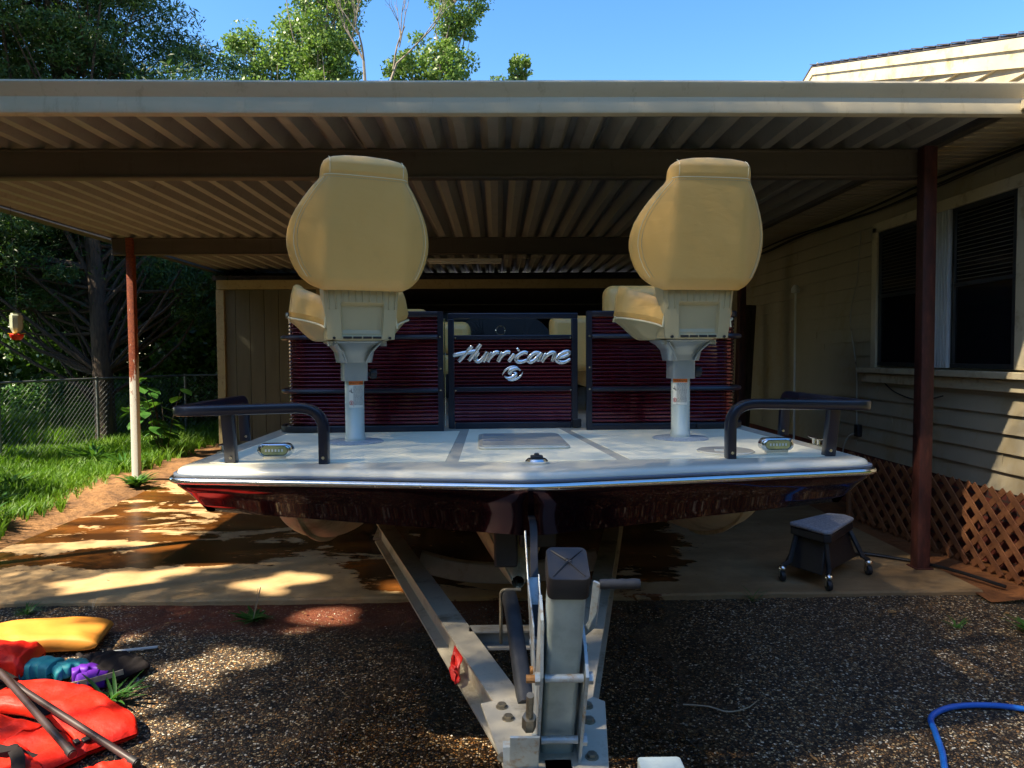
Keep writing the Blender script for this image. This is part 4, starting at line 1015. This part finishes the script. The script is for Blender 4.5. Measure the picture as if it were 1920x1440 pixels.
# winch bracket behind the post
def plate(pts,t,name,mat,par,bev=.002):
    a=[Vector(T(*p)) for p in pts]; b=[p+Vector((t,0,0)) for p in a]; n=len(a)
    return MB().add(a+b,[tuple(range(n)),tuple(range(n,2*n))]+[(i,(i+1)%n,n+(i+1)%n,n+i) for i in range(n)]).build(name,mat,par,bevel=bev,smooth=0)
wn=plate([(.088,1.72,.60),(.088,1.84,.60),(.080,1.95,.88),(.072,2.02,1.04),(.072,2.0,1.05),(.076,1.90,.94),(.084,1.77,.86)],.005,'winch_frame','galvd',tr)
plate([(.112,1.76,.60),(.112,1.86,.60),(.108,1.96,.84),(.108,1.965,.92),(.108,1.95,.94),(.108,1.93,.92),(.110,1.82,.82)],.005,'frame_side','galvd',wn)
mb=MB(); mb.box(T(.097,1.93,.885),(.03,.10,.004),(1.0,0,0)); mb.cyl(T(.08,1.86,.78),T(.20,1.86,.78),.012,12); mb.build('winch_drum','galvd',wn)
MB().cyl(T(.078,1.80,.735),T(.20,1.80,.735),.010,12).build('pivot_bolt','rustb',wn)
mb=MB(); mb.sweep(crom([T(.10,1.86,.80),T(.10,2.0,.93),T(.11,2.25,1.0),T(.11,2.6,.98)],6),rrect(.024,.006,.002,1)); mb.build('winch_strap','dark',wn)
# crank
mb=MB(); psweep(mb,filletpath([T(.12,1.70,.868),T(.198,1.70,.868),T(.222,1.665,.905),T(.230,1.64,1.015)],[.02,.015],5),rrect(.020,.007,.001,1),up=(0,1,0)); ck=mb.build('crank_arm','galvd',tr,smooth=30)
mb=MB(); a=Vector(T(.232,1.635,1.012)); mb.tube([a+Vector((.003+.0105*i,0,.0)) for i in range(10)],1,14,scales=[.0105,.0125,.0115,.0125,.0112,.0125,.0112,.0125,.0125,.011]); mb.build('crank_grip','rubber',ck,smooth=60)
MB().cyl(T(.19,1.70,.835),T(.215,1.70,.835),.010,6).build('crank_bolt','bolt',ck)
# padded guide and hoop
mb=MB(); mb.sweep(crom([T(.035,2.42,.71),T(.045,2.30,.69),T(.06,2.12,.62),T(.075,1.98,.55)],6),rrect(.05,.055,.018,4)); mb.build('rubber_guide','rubber',tr,smooth=60)
mb=MB(); psweep(mb,filletpath([T(.005,2.47,.53),T(.005,2.43,.735),T(.075,2.43,.735)],[.02],5),[(cos(a)*.006,sin(a)*.006) for a in [2*pi*i/8 for i in range(8)]],up=(0,1,0)); mb.build('steel_hoop','bolt',tr)
mb=MB(); mb.sweep([T(.27,1.15,.35),T(.27,1.15,.862)],rrect(.074,.062,.006,2),up=(0,1,0)); mb.box(T(.27,1.15,.40),(.06,.06,.8)); jk=mb.build('jack','galv',tr,bevel=.002)
MB().cyl(T(.27,1.15,.0),T(.27,1.15,.38),.02,12).build('jack_foot','galvd',jk)
# reflector and ribbon
def onbeam(y,z,off): d=Vector((-.323,1,0)).normalized(); nr=Vector((-1,-.323,0)).normalized(); return Vector(T(LX(y),y,z))+nr*off
d=Vector((-.323,1,0)).normalized()
MB().add([onbeam(2.03,.49,.0075)+d*.036*cos(a)+Vector((0,0,.026*sin(a))) for a in [2*pi*i/20 for i in range(20)]]+[onbeam(2.03,.49,.0125)+d*.030*cos(a)+Vector((0,0,.021*sin(a))) for a in [2*pi*i/20 for i in range(20)]],[tuple(range(20,40))]+[(i,(i+1)%20,20+(i+1)%20,20+i) for i in range(20)]).build('side_reflector','orange',tr)
MB().cyl(onbeam(2.03,.49,.012),onbeam(2.03,.49,.015),.005,8).build('reflector_screw','bolt',tr)
mb=MB()
def rib(u,v):
    w=.012+.055*v**.8; y=2.50-.10*v; p=onbeam(y,.515-.05*v,.012+.045*v); return tuple(p+d*(u-.5)*w*1.3+Vector((0,0,(u-.5)*.02))+Vector((.012*sin(9*u+5*v),.01*cos(8*v+3*u),.012*sin(7*u*v+4*v))))
mb.grid(14,18,rib); mb.grid(10,12,lambda u,v:tuple(onbeam(2.53+.09*v,.541,.006)+d*(u-.5)*.02*(1-v)+Vector((0,0,-.015*u+.006*sin(8*v))))); mb.grid(10,12,lambda u,v:tuple(onbeam(2.42+.02*u,.49-.06*v,.05+.012*sin(4*u+6*v))+d*(u-.5)*.05))
mb.build('red_ribbon','tape',tr,smooth=60,solid=.0008)
# ------------------------------------------------------------------ things on the ground, left
def pillow(mb,path,w,th,z0=-.03,nu=26,nv=44,wr=.012,sd=0,pw=.5):
    P=crom([(p[0],p[1],p[2] if len(p)>2 else 0) for p in path],max(2,nv//(len(path)-1))); n=len(P)
    def fn(u,v):
        i=min(n-1,int(v*(n-1)+.5)); p=P[i]; t=(P[min(i+1,n-1)]-P[max(i-1,0)]).normalized(); nr=Vector((-t.y,t.x,0)).normalized()
        a=2*pi*u; c=cos(a); s=sin(a); ev=max(0,1-abs(2*v-1)**7)**.5
        cx=(abs(c)**.55)*(1 if c>=0 else -1); sz=(abs(s)**pw)*(1 if s>=0 else -1)
        q=p+nr*cx*w*.5*(.93+.07*ev)
        if s>0: q.z+=wr*(sin(v*31+cx*6+sd)*.35+(.5-abs(sin(v*11-cx*4+sd*2)))*1.1+sin(v*53+cx*3)*.25+ .6*sin(cx*19+v*9+sd))*ev*abs(s)
        q.z+=z0+th*.5+sz*th*.5*max(.06,ev); q.x+=.006*sin(v*23+sd); q.y+=.006*cos(v*19+sd*3)
        return q
    return mb.grid(nu,nv,fn,cu=True)
def jacket(name,loc,label,cat,parts,grp=None):
    e=empty(name,loc,label,cat,group=grp); L=Vector(loc)
    for nm,mat,path,w,th,sd in parts:
        pillow(MB(),[(p[0]-L.x,p[1]-L.y,p[2] if len(p)>2 else 0) for p in path],w,th,z0=-.03-L.z,sd=sd,wr=.012 if w>.15 else .0012).build(nm,mat,e,smooth=180)
    return e
G1='red life jackets piled on the gravel'
j=jacket('life_jacket',(-1.95,3.05,-.03),'red life jacket with its front panel reaching farthest over the gravel, under the crossed poles','life jacket',
 [('front_panel','jacket',[(-2.30,3.20,.0),(-2.02,3.16,.01),(-1.76,3.0,.01),(-1.55,2.80,0)],.23,.08,1),
  ('back_panel','jacket',[(-2.32,2.97,0),(-2.05,2.86,.0),(-1.84,2.75,.0),(-1.68,2.64,0)],.24,.07,4)],G1)
mb=MB(); mb.box((.10,-.12,.03),(.17,.13,.05),(0,0,-.6)); mb.tube(crom([(-.35,.17,.12),(-.2,.1,.12),(-.08,0,.10),(.05,-.09,.08)],6),.018,6,flat=.3); mb.build('strap','blackc',j,bevel=.015)  # black box fills the gap between the panels; the tube is the strap
j=jacket('life_jacket',(-1.75,2.55,-.03),'red life jacket at the bottom edge with a black buckle strap','life jacket',
 [('front_panel','jacket',[(-2.05,2.72,0),(-1.90,2.62,.01),(-1.76,2.50,0),(-1.66,2.40,0)],.24,.08,2),('back_panel','jacket',[(-1.72,2.44,0),(-1.58,2.48,0),(-1.46,2.54,0),(-1.36,2.60,0)],.17,.075,6)],G1)
mb=MB(); mb.tube(crom([(-.35,.20,.095),(-.22,.165,.09),(-.10,.13,.085),(.0,.12,.06)],6),.014,6,flat=.3); mb.tube(crom([(-.12,.14,.095),(-.06,.08,.10),(-.0,.0,.09),(.02,-.05,.04)],5),.022,6,flat=.3); mb.box((-.11,.10,.095),(.07,.035,.02),(0,0,.4)); mb.build('strap','blackc',j)
j=jacket('life_jacket',(-2.5,3.4,-.03),'smallest visible red life jacket, behind the pile beside the yellow cushion','life jacket',
 [('collar','jacket',[(-2.85,3.35,.02),(-2.62,3.44,.05),(-2.42,3.50,.02),(-2.31,3.52,0)],.24,.13,8)],G1)
MB().tube(crom([(-.1,.02,.14),(.02,-.05,.15),(.14,-.10,.12),(.25,-.14,.09)],6),.03,6,flat=.35).build('strap','blackc',j)
mb=MB()
for k in (0,1):
    mb.box((.27+.05*k,-.33+.05*k,.075),(.030,.034,.012),(0,.1,-.7))
mb.box((.295,-.305,.078),(.03,.02,.014),(0,.1,-.7)); mb.build('buckle','blackp',bpy.data.objects['life_jacket'],bevel=.003)
e=empty('float_cushion',(-2.5,3.75,-.03),'yellow boat cushion lying on the gravel near the slab edge','cushion')
mb=MB(); pillow(mb,[(-.62,-.22,.02),(-.35,-.07,.03),(-.05,.07,.03),(.32,.16,.0)],.33,.10,z0=0,nu=40,nv=60,wr=.006,sd=3,pw=.35); mb.build('cover','yellow',e,smooth=180)
MB().tube(crom([(.28,-.03,.02),(.33,-.06,.012),(.42,-.02,.012),(.40,.05,.012)],6),.012,6,flat=.4).build('strap','blackc',e)
e=jacket('ski_vest',(-2.05,3.42,-.03),'teal, purple and black ski vest half under the red jackets','life vest',
 [('teal_panel','teal',[(-2.33,3.46,0),(-2.25,3.47,.01),(-2.17,3.46,0)],.12,.09,1),('teal_panel','teal',[(-2.16,3.42,.01),(-2.11,3.47,.02),(-2.05,3.52,0)],.10,.07,5),
  ('purple_panel','purple',[(-2.06,3.39,.01),(-2.01,3.42,.02),(-1.95,3.46,0)],.07,.07,2),('purple_panel','purple',[(-2.0,3.32,.01),(-1.94,3.36,.02),(-1.88,3.38,0)],.10,.06,7),
  ('black_panel','blackc',[(-2.1,3.50,0),(-1.98,3.53,.02),(-1.80,3.44,0)],.22,.06,3)])
tag(MB().sweep([(-2.02,3.28,.02),(-1.92,3.31,.03),(-1.80,3.37,.045)],[(-.004,-.012),(.004,-.012),(.004,.012),(-.004,.012)]).build('wood_strip','twig'),'thin brown strip of wood along the edge of the ski vest','wood strip')
tag(MB().box((-1.99,3.775,-.018),(.29,.018,.010),(0,0,.26)).build('metal_bar','white',bevel=.002),'short flat white metal bar lying on the gravel','metal bar')
def paddle(p,q,label):
    e=empty('paddle_pole',p,label,'pole',group=None); v=Vector(q)-Vector(p); d=v.normalized()
    MB().tube([v*i/12 for i in range(13)],.0135,12).build('shaft','pole',e); mb=MB(); mb.cyl(v-d*.03,v+d*.006,.0165,14); mb.cyl(v+d*.006,v+d*.01,.012,14); mb.build('end_cap','blackp',e)
paddle((-2.70,3.39,.24),(-1.362,2.618,.035),'longer dark pole lying across the red life jackets, its tip on the gravel')
paddle((-2.2,3.11,.17),(-1.568,2.57,.10),'shorter dark pole crossing under the long one on the red jackets')
# blue hose, twig, pebbles
tag(MB().tube(crom([(1.66,1.7,-.02),(1.61,2.2,-.02),(1.63,2.47,-.02),(1.74,2.70,-.02),(1.80,2.84,-.02),(1.86,2.96,-.02),(2.0,3.04,-.02),(2.18,3.05,-.02),(2.34,3.0,-.02),(2.7,2.85,-.02),(3.2,2.9,-.02)],10),.0125,12).build('garden_hose','hose'),'blue hose curling over the gravel in the right corner','hose')
tag(MB().tube(crom([(.82,3.10,-.02),(.92,3.06,-.01),(1.0,3.03,-.02),(1.09,3.05,-.015),(1.16,3.12,-.02)],5),.004,5,scales=[.9]*12+[.6]*9).build('fallen_twig','twig'),'thin pale curved twig lying on the dark wet gravel','twig')
def pebbles():
    r=random.Random(3); mb=MB()
    for _ in range(5200):
        y=1.9+2.5*r.random()**.8; x=(-.72+1.45*r.random())*y; s=r.uniform(.0025,.0055); 
        vs=[(s*r.uniform(.7,1.4),0,0),(0,s*r.uniform(.7,1.3),0),(-s*r.uniform(.7,1.4),0,0),(0,-s*r.uniform(.7,1.3),0),(0,0,s*.7)]
        a=r.uniform(0,6); vs=[(x+p[0]*cos(a)-p[1]*sin(a),y+p[0]*sin(a)+p[1]*cos(a),-.031+p[2]) for p in vs]
        mb.add(vs,[(0,1,4),(1,2,4),(2,3,4),(3,0,4)])
    t=NT('loose_pebbles'); v=t.n('ShaderNodeTexVoronoi'); v.inputs['Scale'].default_value=60; t.l(t.tc.outputs['Object'],v.inputs['Vector']); s=t.n('ShaderNodeSeparateColor'); t.l(v.outputs['Color'],s.inputs[0])
    t.set(Base_Color=t.ramp(s.outputs[0],[(0,srgb(60,50,42)),(.3,srgb(120,92,62)),(.55,srgb(150,130,104)),(.8,srgb(205,190,166))],'CONSTANT'),Roughness=.45)
    o=mb.build('loose_pebbles',t.m,smooth=0); tag(o,'small loose pebbles scattered over the driveway','pebbles',kind='stuff')
pebbles()
def litter():
    r=random.Random(8); mb=MB()
    for _ in range(330):
        if r.random()<.6: x,y,z=r.uniform(-4,3.2),4.5-abs(r.gauss(0,.35)),-.028
        else: x,y,z=r.uniform(-3.8,3),r.uniform(4.55,7),.003
        if r.random()<.25: x,y,z=r.uniform(-1.8,2.4),r.uniform(2.2,4.4),-.028
        a=r.uniform(0,6.3); L=r.uniform(.008,.024); w=L*r.uniform(.25,.5); d=Vector((cos(a),sin(a),0)); s=Vector((-d.y,d.x,0)); c=Vector((x,y,z+.003))
        mb.add([c-d*L,c+s*w+Vector((0,0,L*.3)),c+d*L+Vector((0,0,L*.2)),c-s*w+Vector((0,0,L*.15))],[(0,1,2,3)])
    tag(mb.build('leaf_litter',pm('dry_leaf',srgb(120,84,48),srgb(170,136,88),30,.8),smooth=0),'dry leaf bits and grit scattered along the slab edge',kind='stuff')
litter()
# rolling stool
SO=Vector((2.28,4.80,0)); st=empty('rolling_stool',SO,'low black rolling stool with grey carpeted top at the slab edge','rolling stool')
TP=[(-.27,.03),(.12,.29),(.22,.24),(.24,.14),(-.10,-.24),(-.15,-.235)]
MB().prism(TP,.355,.385).build('seat_top','carpet',st,bevel=.012,seg=3)
MB().prism([(x*.97,y*.97) for x,y in TP],.30,.353).build('seat_rim','blackp',st,bevel=.006)
CC=[(-.35,-.06),(-.13,-.27),(.30,.05),(.02,.34)]
SQ=[(-.22,.02),(-.12,-.20),(.20,.14),(.10,.24)]
mb=MB(); n=4; vs=[(x*.95,y*.95,.31) for x,y in SQ]+[(x*1.42,y*1.28,.09) for x,y in SQ]; mb.add(vs,[(i,(i+1)%4,4+(i+1)%4,4+i) for i in range(4)]+[(4,5,6,7)]); mb.build('body','blackp',st,bevel=.01)
for (x,y),(a,b) in zip(CC,SQ): 
    l=MB(); psweep(l,[(a,b,.31),(x*.85,y*.85,.13),(x,y,.105)],rrect(.03,.025,.005,1),up=(0,1,0)); lg=l.build('leg','blackp',st)
for (x,y) in CC:
    w=MB(); w.lathe([(0,-.012),(.034,-.014),(.038,0),(.034,.014),(0,.012)],(x-.005,y-.01,.038),20,'x'); ww=w.build('caster_wheel','blackp',st)
    m=MB(); m.lathe([(0,.078),(.026,.078),(.028,.088),(.022,.10),(.008,.108),(.008,.116),(0,.118)],(x,y,0),18); m.box((x-.022,y-.005,.055),(.004,.03,.05)); m.build('caster_fork','chrome',ww)
# drain hose along the slab on the right
tag(MB().tube(crom([(2.55,5.15,.015),(2.75,5.3,.02),(3.0,5.15,.015),(3.12,4.98,.02),(3.2,4.75,.03),(3.3,4.5,.02)],8),.012,8).build('drain_pipe','cable'),'thin black pipe running along the right edge of the slab','pipe')

# ------------------------------------------------------------------ small plants
def weed(name,label,x,y,n,l,w,up,mat='lf_weed',z=-.03,seed=1,stalk=0,cat='weed'):
    r=random.Random(seed); e=empty(name,(x,y,z),label,cat); mb=MB()
    for i in range(n):
        a=r.uniform(0,2*pi); L=l*r.uniform(.5,1.1); el=up*r.uniform(.5,1.4); W=w*r.uniform(.7,1.2); o=Vector((r.uniform(-.02,.02)*l*8,r.uniform(-.02,.02)*l*8,0))
        d=Vector((cos(a),sin(a),0)); s=Vector((-sin(a),cos(a),0)); pts=[]
        for k in range(6):
            t=k/5; c=o+d*L*t*cos(el*(1-.5*t))+Vector((0,0,L*(math.sin(el)*t-.35*t*t*math.sin(el)+.02))); ww=W*math.sin(pi*min(.97,t*.9+.08))*.5; pts+=[c-s*ww+Vector((0,0,ww*.4)),c,c+s*ww+Vector((0,0,ww*.4))]
        mb.add(pts,[(3*k+j,3*k+j+1,3*k+j+4,3*k+j+3) for k in range(5) for j in (0,1)])
    mb.build('leaves',mat,e,smooth=60)
    if stalk:
        m=MB()
        for i in range(stalk): a=r.uniform(0,6); m.tube(crom([(0,0,0),(.02*cos(a),.02*sin(a),.08),(.05*cos(a),.04*sin(a),.17+.05*r.random())],4),.0022,4)
        m.build('stalk','twig',e)
weed('plantain_weed','flat green rosette weed with dry stalks growing in the red clay',-1.47,4.20,46,.13,.022,.45,seed=2,stalk=3)
weed('long_leaf_weed','dark long-leaved weed growing beside the red life jacket',-1.78,3.22,34,.20,.016,.7,seed=4)
weed('grass_weed','small light green weed by the slab edge behind the yellow cushion',-2.9,4.35,30,.10,.010,.8,seed=5)
weed('grass_weed','few green blades growing at the slab edge in front of the stool',1.62,4.43,16,.13,.006,.9,seed=6)
weed('edge_weed','leafy weed at the right edge of the gravel below the lattice',2.98,3.85,30,.14,.02,.8,seed=8)
weed('edge_weed','small weed in the gravel nearest the blue hose',2.62,3.95,14,.09,.008,.9,seed=12)
weed('post_weed','dark weed at the foot of the rusty white post',-4.35,8.6,40,.22,.03,.9,seed=9,z=0)
weed('leafy_weed','weed with pale tips in the grass beside the bow corner',-4.25,8.35,46,.26,.05,.8,seed=10,z=.02)
weed('leafy_weed','weed on the dirt bank at the left edge of the photo',-4.55,6.3,60,.28,.03,.9,seed=11,z=.05)
weed('dry_sprig','tiny dry sprig standing on the gravel against the slab',-2.52,4.42,5,.12,.004,1.2,mat='twig',seed=13)
for i,(x,y,l,lab) in enumerate(((-5.1,7.2,.3,'clump of weeds in the lawn nearest the feeder'),(-5.6,8.2,.34,'clump of weeds in the lawn left of the rusty white post'),(-4.95,9.5,.4,'clump of weeds behind the rusty white post'),(-5.9,10.4,.45,'clump of weeds in front of the fence by the big trunk'))):
    weed('weed_clump',lab,x,y,70,l,.035,.95,seed=20+i,z=0)

# ------------------------------------------------------------------ trees
def bigleaf():
    e=empty('big_leaf_sapling',(-4.95,10.6,0),'sapling with large drooping leaves in front of the chain link fence','sapling'); r=random.Random(9); st=MB(); lf=MB()
    for k in range(9):
        a=r.uniform(0,2*pi); tip=Vector((cos(a)*r.uniform(.2,.75),sin(a)*.4,r.uniform(.7,1.45))); P=crom([(0,0,0),tuple(tip*.5+Vector((0,0,.15))),tuple(tip)],5); st.tube(P,.008,5,scales=[1-.07*i for i in range(len(P))])
        for q in range(5):
            b=P[max(3,len(P)-1-q*2)]; a2=r.uniform(0,2*pi); d=Vector((cos(a2),sin(a2),-.25)).normalized(); s=d.cross(Vector((0,0,1))).normalized(); L=r.uniform(.16,.26); pts=[]
            for t in (0,.25,.5,.75,1): w=L*.42*math.sin(pi*min(.97,t*.85+.12)); c=b+d*L*t+Vector((0,0,-.25*L*t*t)); pts+=[c-s*w,c+Vector((0,0,-.03*L)),c+s*w]
            lf.add(pts,[(3*i+j,3*i+j+1,3*i+j+4,3*i+j+3) for i in range(4) for j in (0,1)])
    st.build('stem','bark',e); lf.build('leaves','lf_weed',e,smooth=0)
bigleaf()
tree('cedar_tree','dark ragged cedar with its trunk standing in the grass behind the fence',(-6.52,11.9,0),[(0,0,0),(-.05,0,1.6),(-.2,.1,3.4),(-.55,.2,5.2),(-.85,.2,7),(-.9,.2,9.5)],
 [((-1.1,.4,7.6),(2.6,2.2,2.1)),((1.2,.8,5.9),(1.15,1.6,1.1)),((-.5,.6,4.9),(2.6,1.8,1.3)),((-1.8,0,4.0),(2.2,1.6,1.2)),((1.0,1.0,4.2),(1.6,1.4,1.0)),((-1.5,.6,3.0),(2.2,1.4,1.1)),((1.0,.9,3.1),(1.7,1.1,1.1)),((-3.2,.2,4.2),(1.6,1.4,1.6))],620,210000,.11,'lf_dark',lp=.3,tr=.17,seed=3,clr=.52,aspect=.22,flat=.5,twigs=70)
tree('cedar_tree','second dark cedar crown filling the upper left corner of the photo',(-9.6,13.2,0),[(0,0,0),(.1,0,3),(0,.1,6),(.1,.2,10)],[((0,0,7.6),(2.6,2,2.8)),((.2,0,4),(2.3,1.8,1.6))],150,34000,.12,'lf_dark',lp=.35,tr=.16,seed=5,clr=.6,aspect=.25,flat=.55,twigs=30)
WG='trees of the dark wood behind the fence'
wood=[(-12.8,16,6.5,'nearest the left edge of the photo'),(-10.7,17.5,7,'behind the bird feeder'),(-8.9,15.5,6,'just left of the big cedar trunk'),(-7.9,18.5,7.5,'seen between the cedar trunk and the white post'),(-6.6,16.2,5.5,'directly behind the rusty white post'),(-5.3,18,7,'right of the rusty white post'),(-5.6,15.2,3.2,'low and brushy behind the fence corner'),(-15,19,8,'farthest left and farthest back')]
for i,(x,y,hh,w) in enumerate(wood):
    tree('wood_tree','leafy shade tree of the wood '+w,(x,y,0),[(0,0,0),(.1,.1,hh*.4),(-.1,.2,hh*.85)],[((0,0,hh*.6),(1.7,1.5,hh*.40)),((.2,-.2,hh*.25),(1.5,1.2,hh*.2))],100,24000,.14,'lf_wood',tr=.10,seed=30+i,clr=.55,aspect=.6,group=WG)
def under():
    r=np.random.default_rng(5); cs=[(x,y,z) for x,y,z in zip(r.uniform(-24,-4.2,300),r.uniform(19.5,23,300),r.uniform(.2,7.5,300))]
    e=leafmesh('woodland_backdrop',cs,.9,60000,.2,'lf_wood',None,77,.7,.9); tag(e,'deep shaded foliage of the far wood behind the fence','woodland',kind='stuff')
    cs=[(x,y,z) for x,y,z in zip(r.uniform(-13,-4.9,90),r.uniform(13.6,15,90),r.uniform(.1,1.0,90))]
    e=leafmesh('undergrowth',cs,.38,26000,.075,'lf_weed',None,78,.6,.8); tag(e,'tangle of low sunlit undergrowth behind the fence','undergrowth',kind='stuff')
under()
PG='poplars above the carport roof'
tree('poplar_tree','lower pointed poplar just right of the dark cedar, above the roof',(-7.4,22,0),[(0,0,0),(0,0,6),(.1,0,11)],[((-.2,0,9.4),(.9,.9,2.2)),((.45,0,9.6),(.6,.8,1.3)),((0,0,6),(1.2,1,2))],110,19000,.115,'lf_pop','bark2',.12,41,.45,group=PG)
tree('poplar_tree','tall dense poplar running out of the top of the photo',(-5.35,22,0),[(0,0,0),(.1,0,6),(0,0,14)],[((0,0,11.2),(1.45,1.3,3.4)),((0,0,6.5),(1.4,1.2,2))],200,34000,.115,'lf_pop','bark2',.15,42,.5,group=PG)
tree('poplar_tree','poplar with dark forked limbs showing through its crown, right of the bare branches',(-2.0,22,0),[(0,0,0),(.1,0,6),(.15,0,9.5),(.5,0,11.2),(.85,0,13.6)],[((-.1,0,9.9),(1.55,1.1,1.45)),((.75,0,12.3),(1.0,.9,1.7)),((0,0,7),(1.3,1,1.5))],150,21000,.115,'lf_pop','bark2',.15,43,.42,group=PG)
tree('poplar_tree','small lone poplar tip poking over the roof line in open sky',(.66,22,0),[(0,0,0),(0,0,6),(0,0,10.6)],[((.0,0,9.9),(.50,.4,.85)),((-.35,0,9.7),(.3,.3,.5)),((0,0,8),(.8,.6,1.2))],44,6200,.12,'lf_pop','bark2',.05,44,.26,group=PG)
def bare():
    e=empty('bare_tree',(-3.75,21,0),'dead tree with bare forked branches between two poplars','tree'); mb=MB(); r=random.Random(4)
    def br(p,d,L,rad,k):
        q=p+d*L; m=p+d*L*.5+Vector((r.uniform(-.05,.05)*L,0,r.uniform(-.05,.05)*L)); mb.tube(crom([p,m,q],3),1,5,scales=[rad*(1-.35*i/6) for i in range(7)])
        if k==0: return
        for _ in range(r.choice((2,3,3))):
            a=d+Vector((r.uniform(-.7,.7),r.uniform(-.5,.5),r.uniform(-.1,.5))); br(q if r.random()<.6 else p+d*L*r.uniform(.5,.9),a.normalized(),L*r.uniform(.55,.8),rad*.58,k-1)
    mb.tube([(0,0,0),(.1,0,5),(.1,0,8.8)],1,7,scales=[.14,.11,.08])
    br(Vector((.1,0,8.6)),Vector((-.12,0,1)).normalized(),1.5,.06,4); br(Vector((.1,0,8.6)),Vector((.55,0,1)).normalized(),1.6,.055,4)
    mb.build('trunk','bark2',e)
bare()
# unseen shade trees left of the drive; crowns thinned and holed to place sunlight
TG=[((-.92,2.50,1.03),.19),((-2.6,4.9,0),.34),((-1.5,4.85,0),.24),((-.65,4.75,0),.14),((-2.2,5.35,0),.2),((-2.6,3.8,.05),.26),((-2.3,3.75,.05),.22),((-2.1,3.2,.05),.22),((-1.85,3.1,.05),.2),((-1.6,2.9,.05),.16),((-1.9,2.7,0),.2),((-1.5,3.6,0),.25),((-1.45,2.55,0),.2),((-1.1,4.25,0),.2),((-3.2,6.2,0),.5),((-2.7,5.9,0),.25)]
def keepf(p):
    k=np.ones(len(p),bool); s=np.array(SUN)
    for t,r in TG:
        d=p-np.array(t); a=d@s; perp=d-a[:,None]*s; q=np.linalg.norm(perp,axis=1); wob=.8+.35*np.sin(perp[:,1]*17+perp[:,2]*11)*np.sin(perp[:,0]*13+4*t[0]); k&=q>r*wob
    return k
KEEP=keepf
tree('shade_tree','large shade tree left of the driveway, outside the photo',(-6.3,-.9,0),[(0,0,0),(.2,0,3),(0,.2,6),(.2,0,13)],[((.3,.3,9.3),(3.4,3.6,5.4))],4500,300000,.033,'lf_wood',tr=.25,seed=61,clr=1.4,aspect=.8,fill=.97,limbs=False)
tree('shade_tree','smaller shade tree by the lawn left of the carport, outside the photo',(-6.7,2.7,0),[(0,0,0),(.1,0,3),(0,.1,10)],[((0,0,6.6),(2.0,2.0,3.2)),((.1,-.7,9.8),(2.6,2.4,3.0))],3200,250000,.034,'lf_wood',tr=.18,seed=62,clr=1.2,aspect=.8,fill=.97,limbs=False)
KEEP=None
tree('shade_tree','added unseen shade tree by the lawn, darkening the shed wall',(-9.4,8.9,0),[(0,0,0),(.1,0,3),(0,.1,8)],[((.1,.3,8.3),(1.2,1.2,1.4))],60,12000,.12,'lf_wood',tr=.16,seed=66,clr=.7,aspect=.7)  # small high crown added out of view to shade the shed
def behind():  # unseen foliage ring added to cut low sky light under the roof
    r=np.random.default_rng(15); n=620; a=r.uniform(radians(150),radians(372),n); R=r.uniform(11,14,n)
    cs=[(R[i]*cos(a[i]),R[i]*sin(a[i]),z) for i,z in enumerate(r.uniform(.3,6.5,n))]
    e=leafmesh('sky_blocking_foliage',cs,1.1,82000,.38,'lf_wood',None,90,.7,.9); tag(e,'added unseen wall of foliage behind the camera, blocking low sky light','woodland',kind='stuff')
behind()
tree('shade_tree','added unseen shade tree at the far edge of the lawn, darkening the wood',(-17,8.5,0),[(0,0,0),(.1,0,4),(0,.1,9)],[((0,0,7),(3.2,3,3.6))],130,30000,.18,'lf_wood',tr=.2,seed=63,clr=.8,aspect=.7)  # added beyond view so the wood stays dark on its sunward side

# ------------------------------------------------------------------ camera, light
def camera():
    yaw,pit,rol=radians(1.13),radians(2.37),radians(.32)
    f=Vector((sin(yaw)*cos(pit),cos(yaw)*cos(pit),-sin(pit))); R=Vector((cos(yaw),-sin(yaw),0)); U=R.cross(f)
    R2=R*cos(rol)-U*sin(rol); U2=U*cos(rol)+R*sin(rol)
    c=bpy.data.cameras.new('camera'); c.lens=36*1330/1920; c.sensor_width=36; c.clip_start=.05; c.clip_end=3000
    o=bpy.data.objects.new('camera',c); COL.objects.link(o)
    m=Matrix((R2,U2,-f)).transposed().to_4x4(); m.translation=(0,0,1.55); o.matrix_world=m; SC.camera=o
camera()
w=bpy.data.worlds.new('World'); SC.world=w; w.use_nodes=True; nt=w.node_tree; bg=nt.nodes['Background']
sky=nt.nodes.new('ShaderNodeTexSky'); sky.sky_type='NISHITA'; sky.sun_disc=False; sky.sun_elevation=SUN_EL
sky.sun_rotation=math.atan2(SUN_AZ.x,SUN_AZ.y); sky.air_density=1.0; sky.dust_density=.6; sky.ozone_density=3.0
hs_=nt.nodes.new('ShaderNodeHueSaturation'); hs_.inputs['Saturation'].default_value=1.32; hs_.inputs['Hue'].default_value=.505; nt.links.new(sky.outputs[0],hs_.inputs['Color']); nt.links.new(hs_.outputs[0],bg.inputs[0]); bg.inputs[1].default_value=.11
l=bpy.data.lights.new('sun','SUN'); l.energy=4.2; l.angle=radians(.6); l.color=(1,.94,.84)
so_=bpy.data.objects.new('sun',l); COL.objects.link(so_); so_.rotation_euler=SUN.to_track_quat('Z','Y').to_euler()
SC.view_settings.view_transform='Standard'; SC.view_settings.look='None'; SC.view_settings.exposure=1.82; SC.view_settings.use_white_balance=True; SC.view_settings.white_balance_temperature=7700; SC.view_settings.gamma=1
SC.render.engine='CYCLES'; SC.cycles.max_bounces=6; SC.cycles.transparent_max_bounces=6
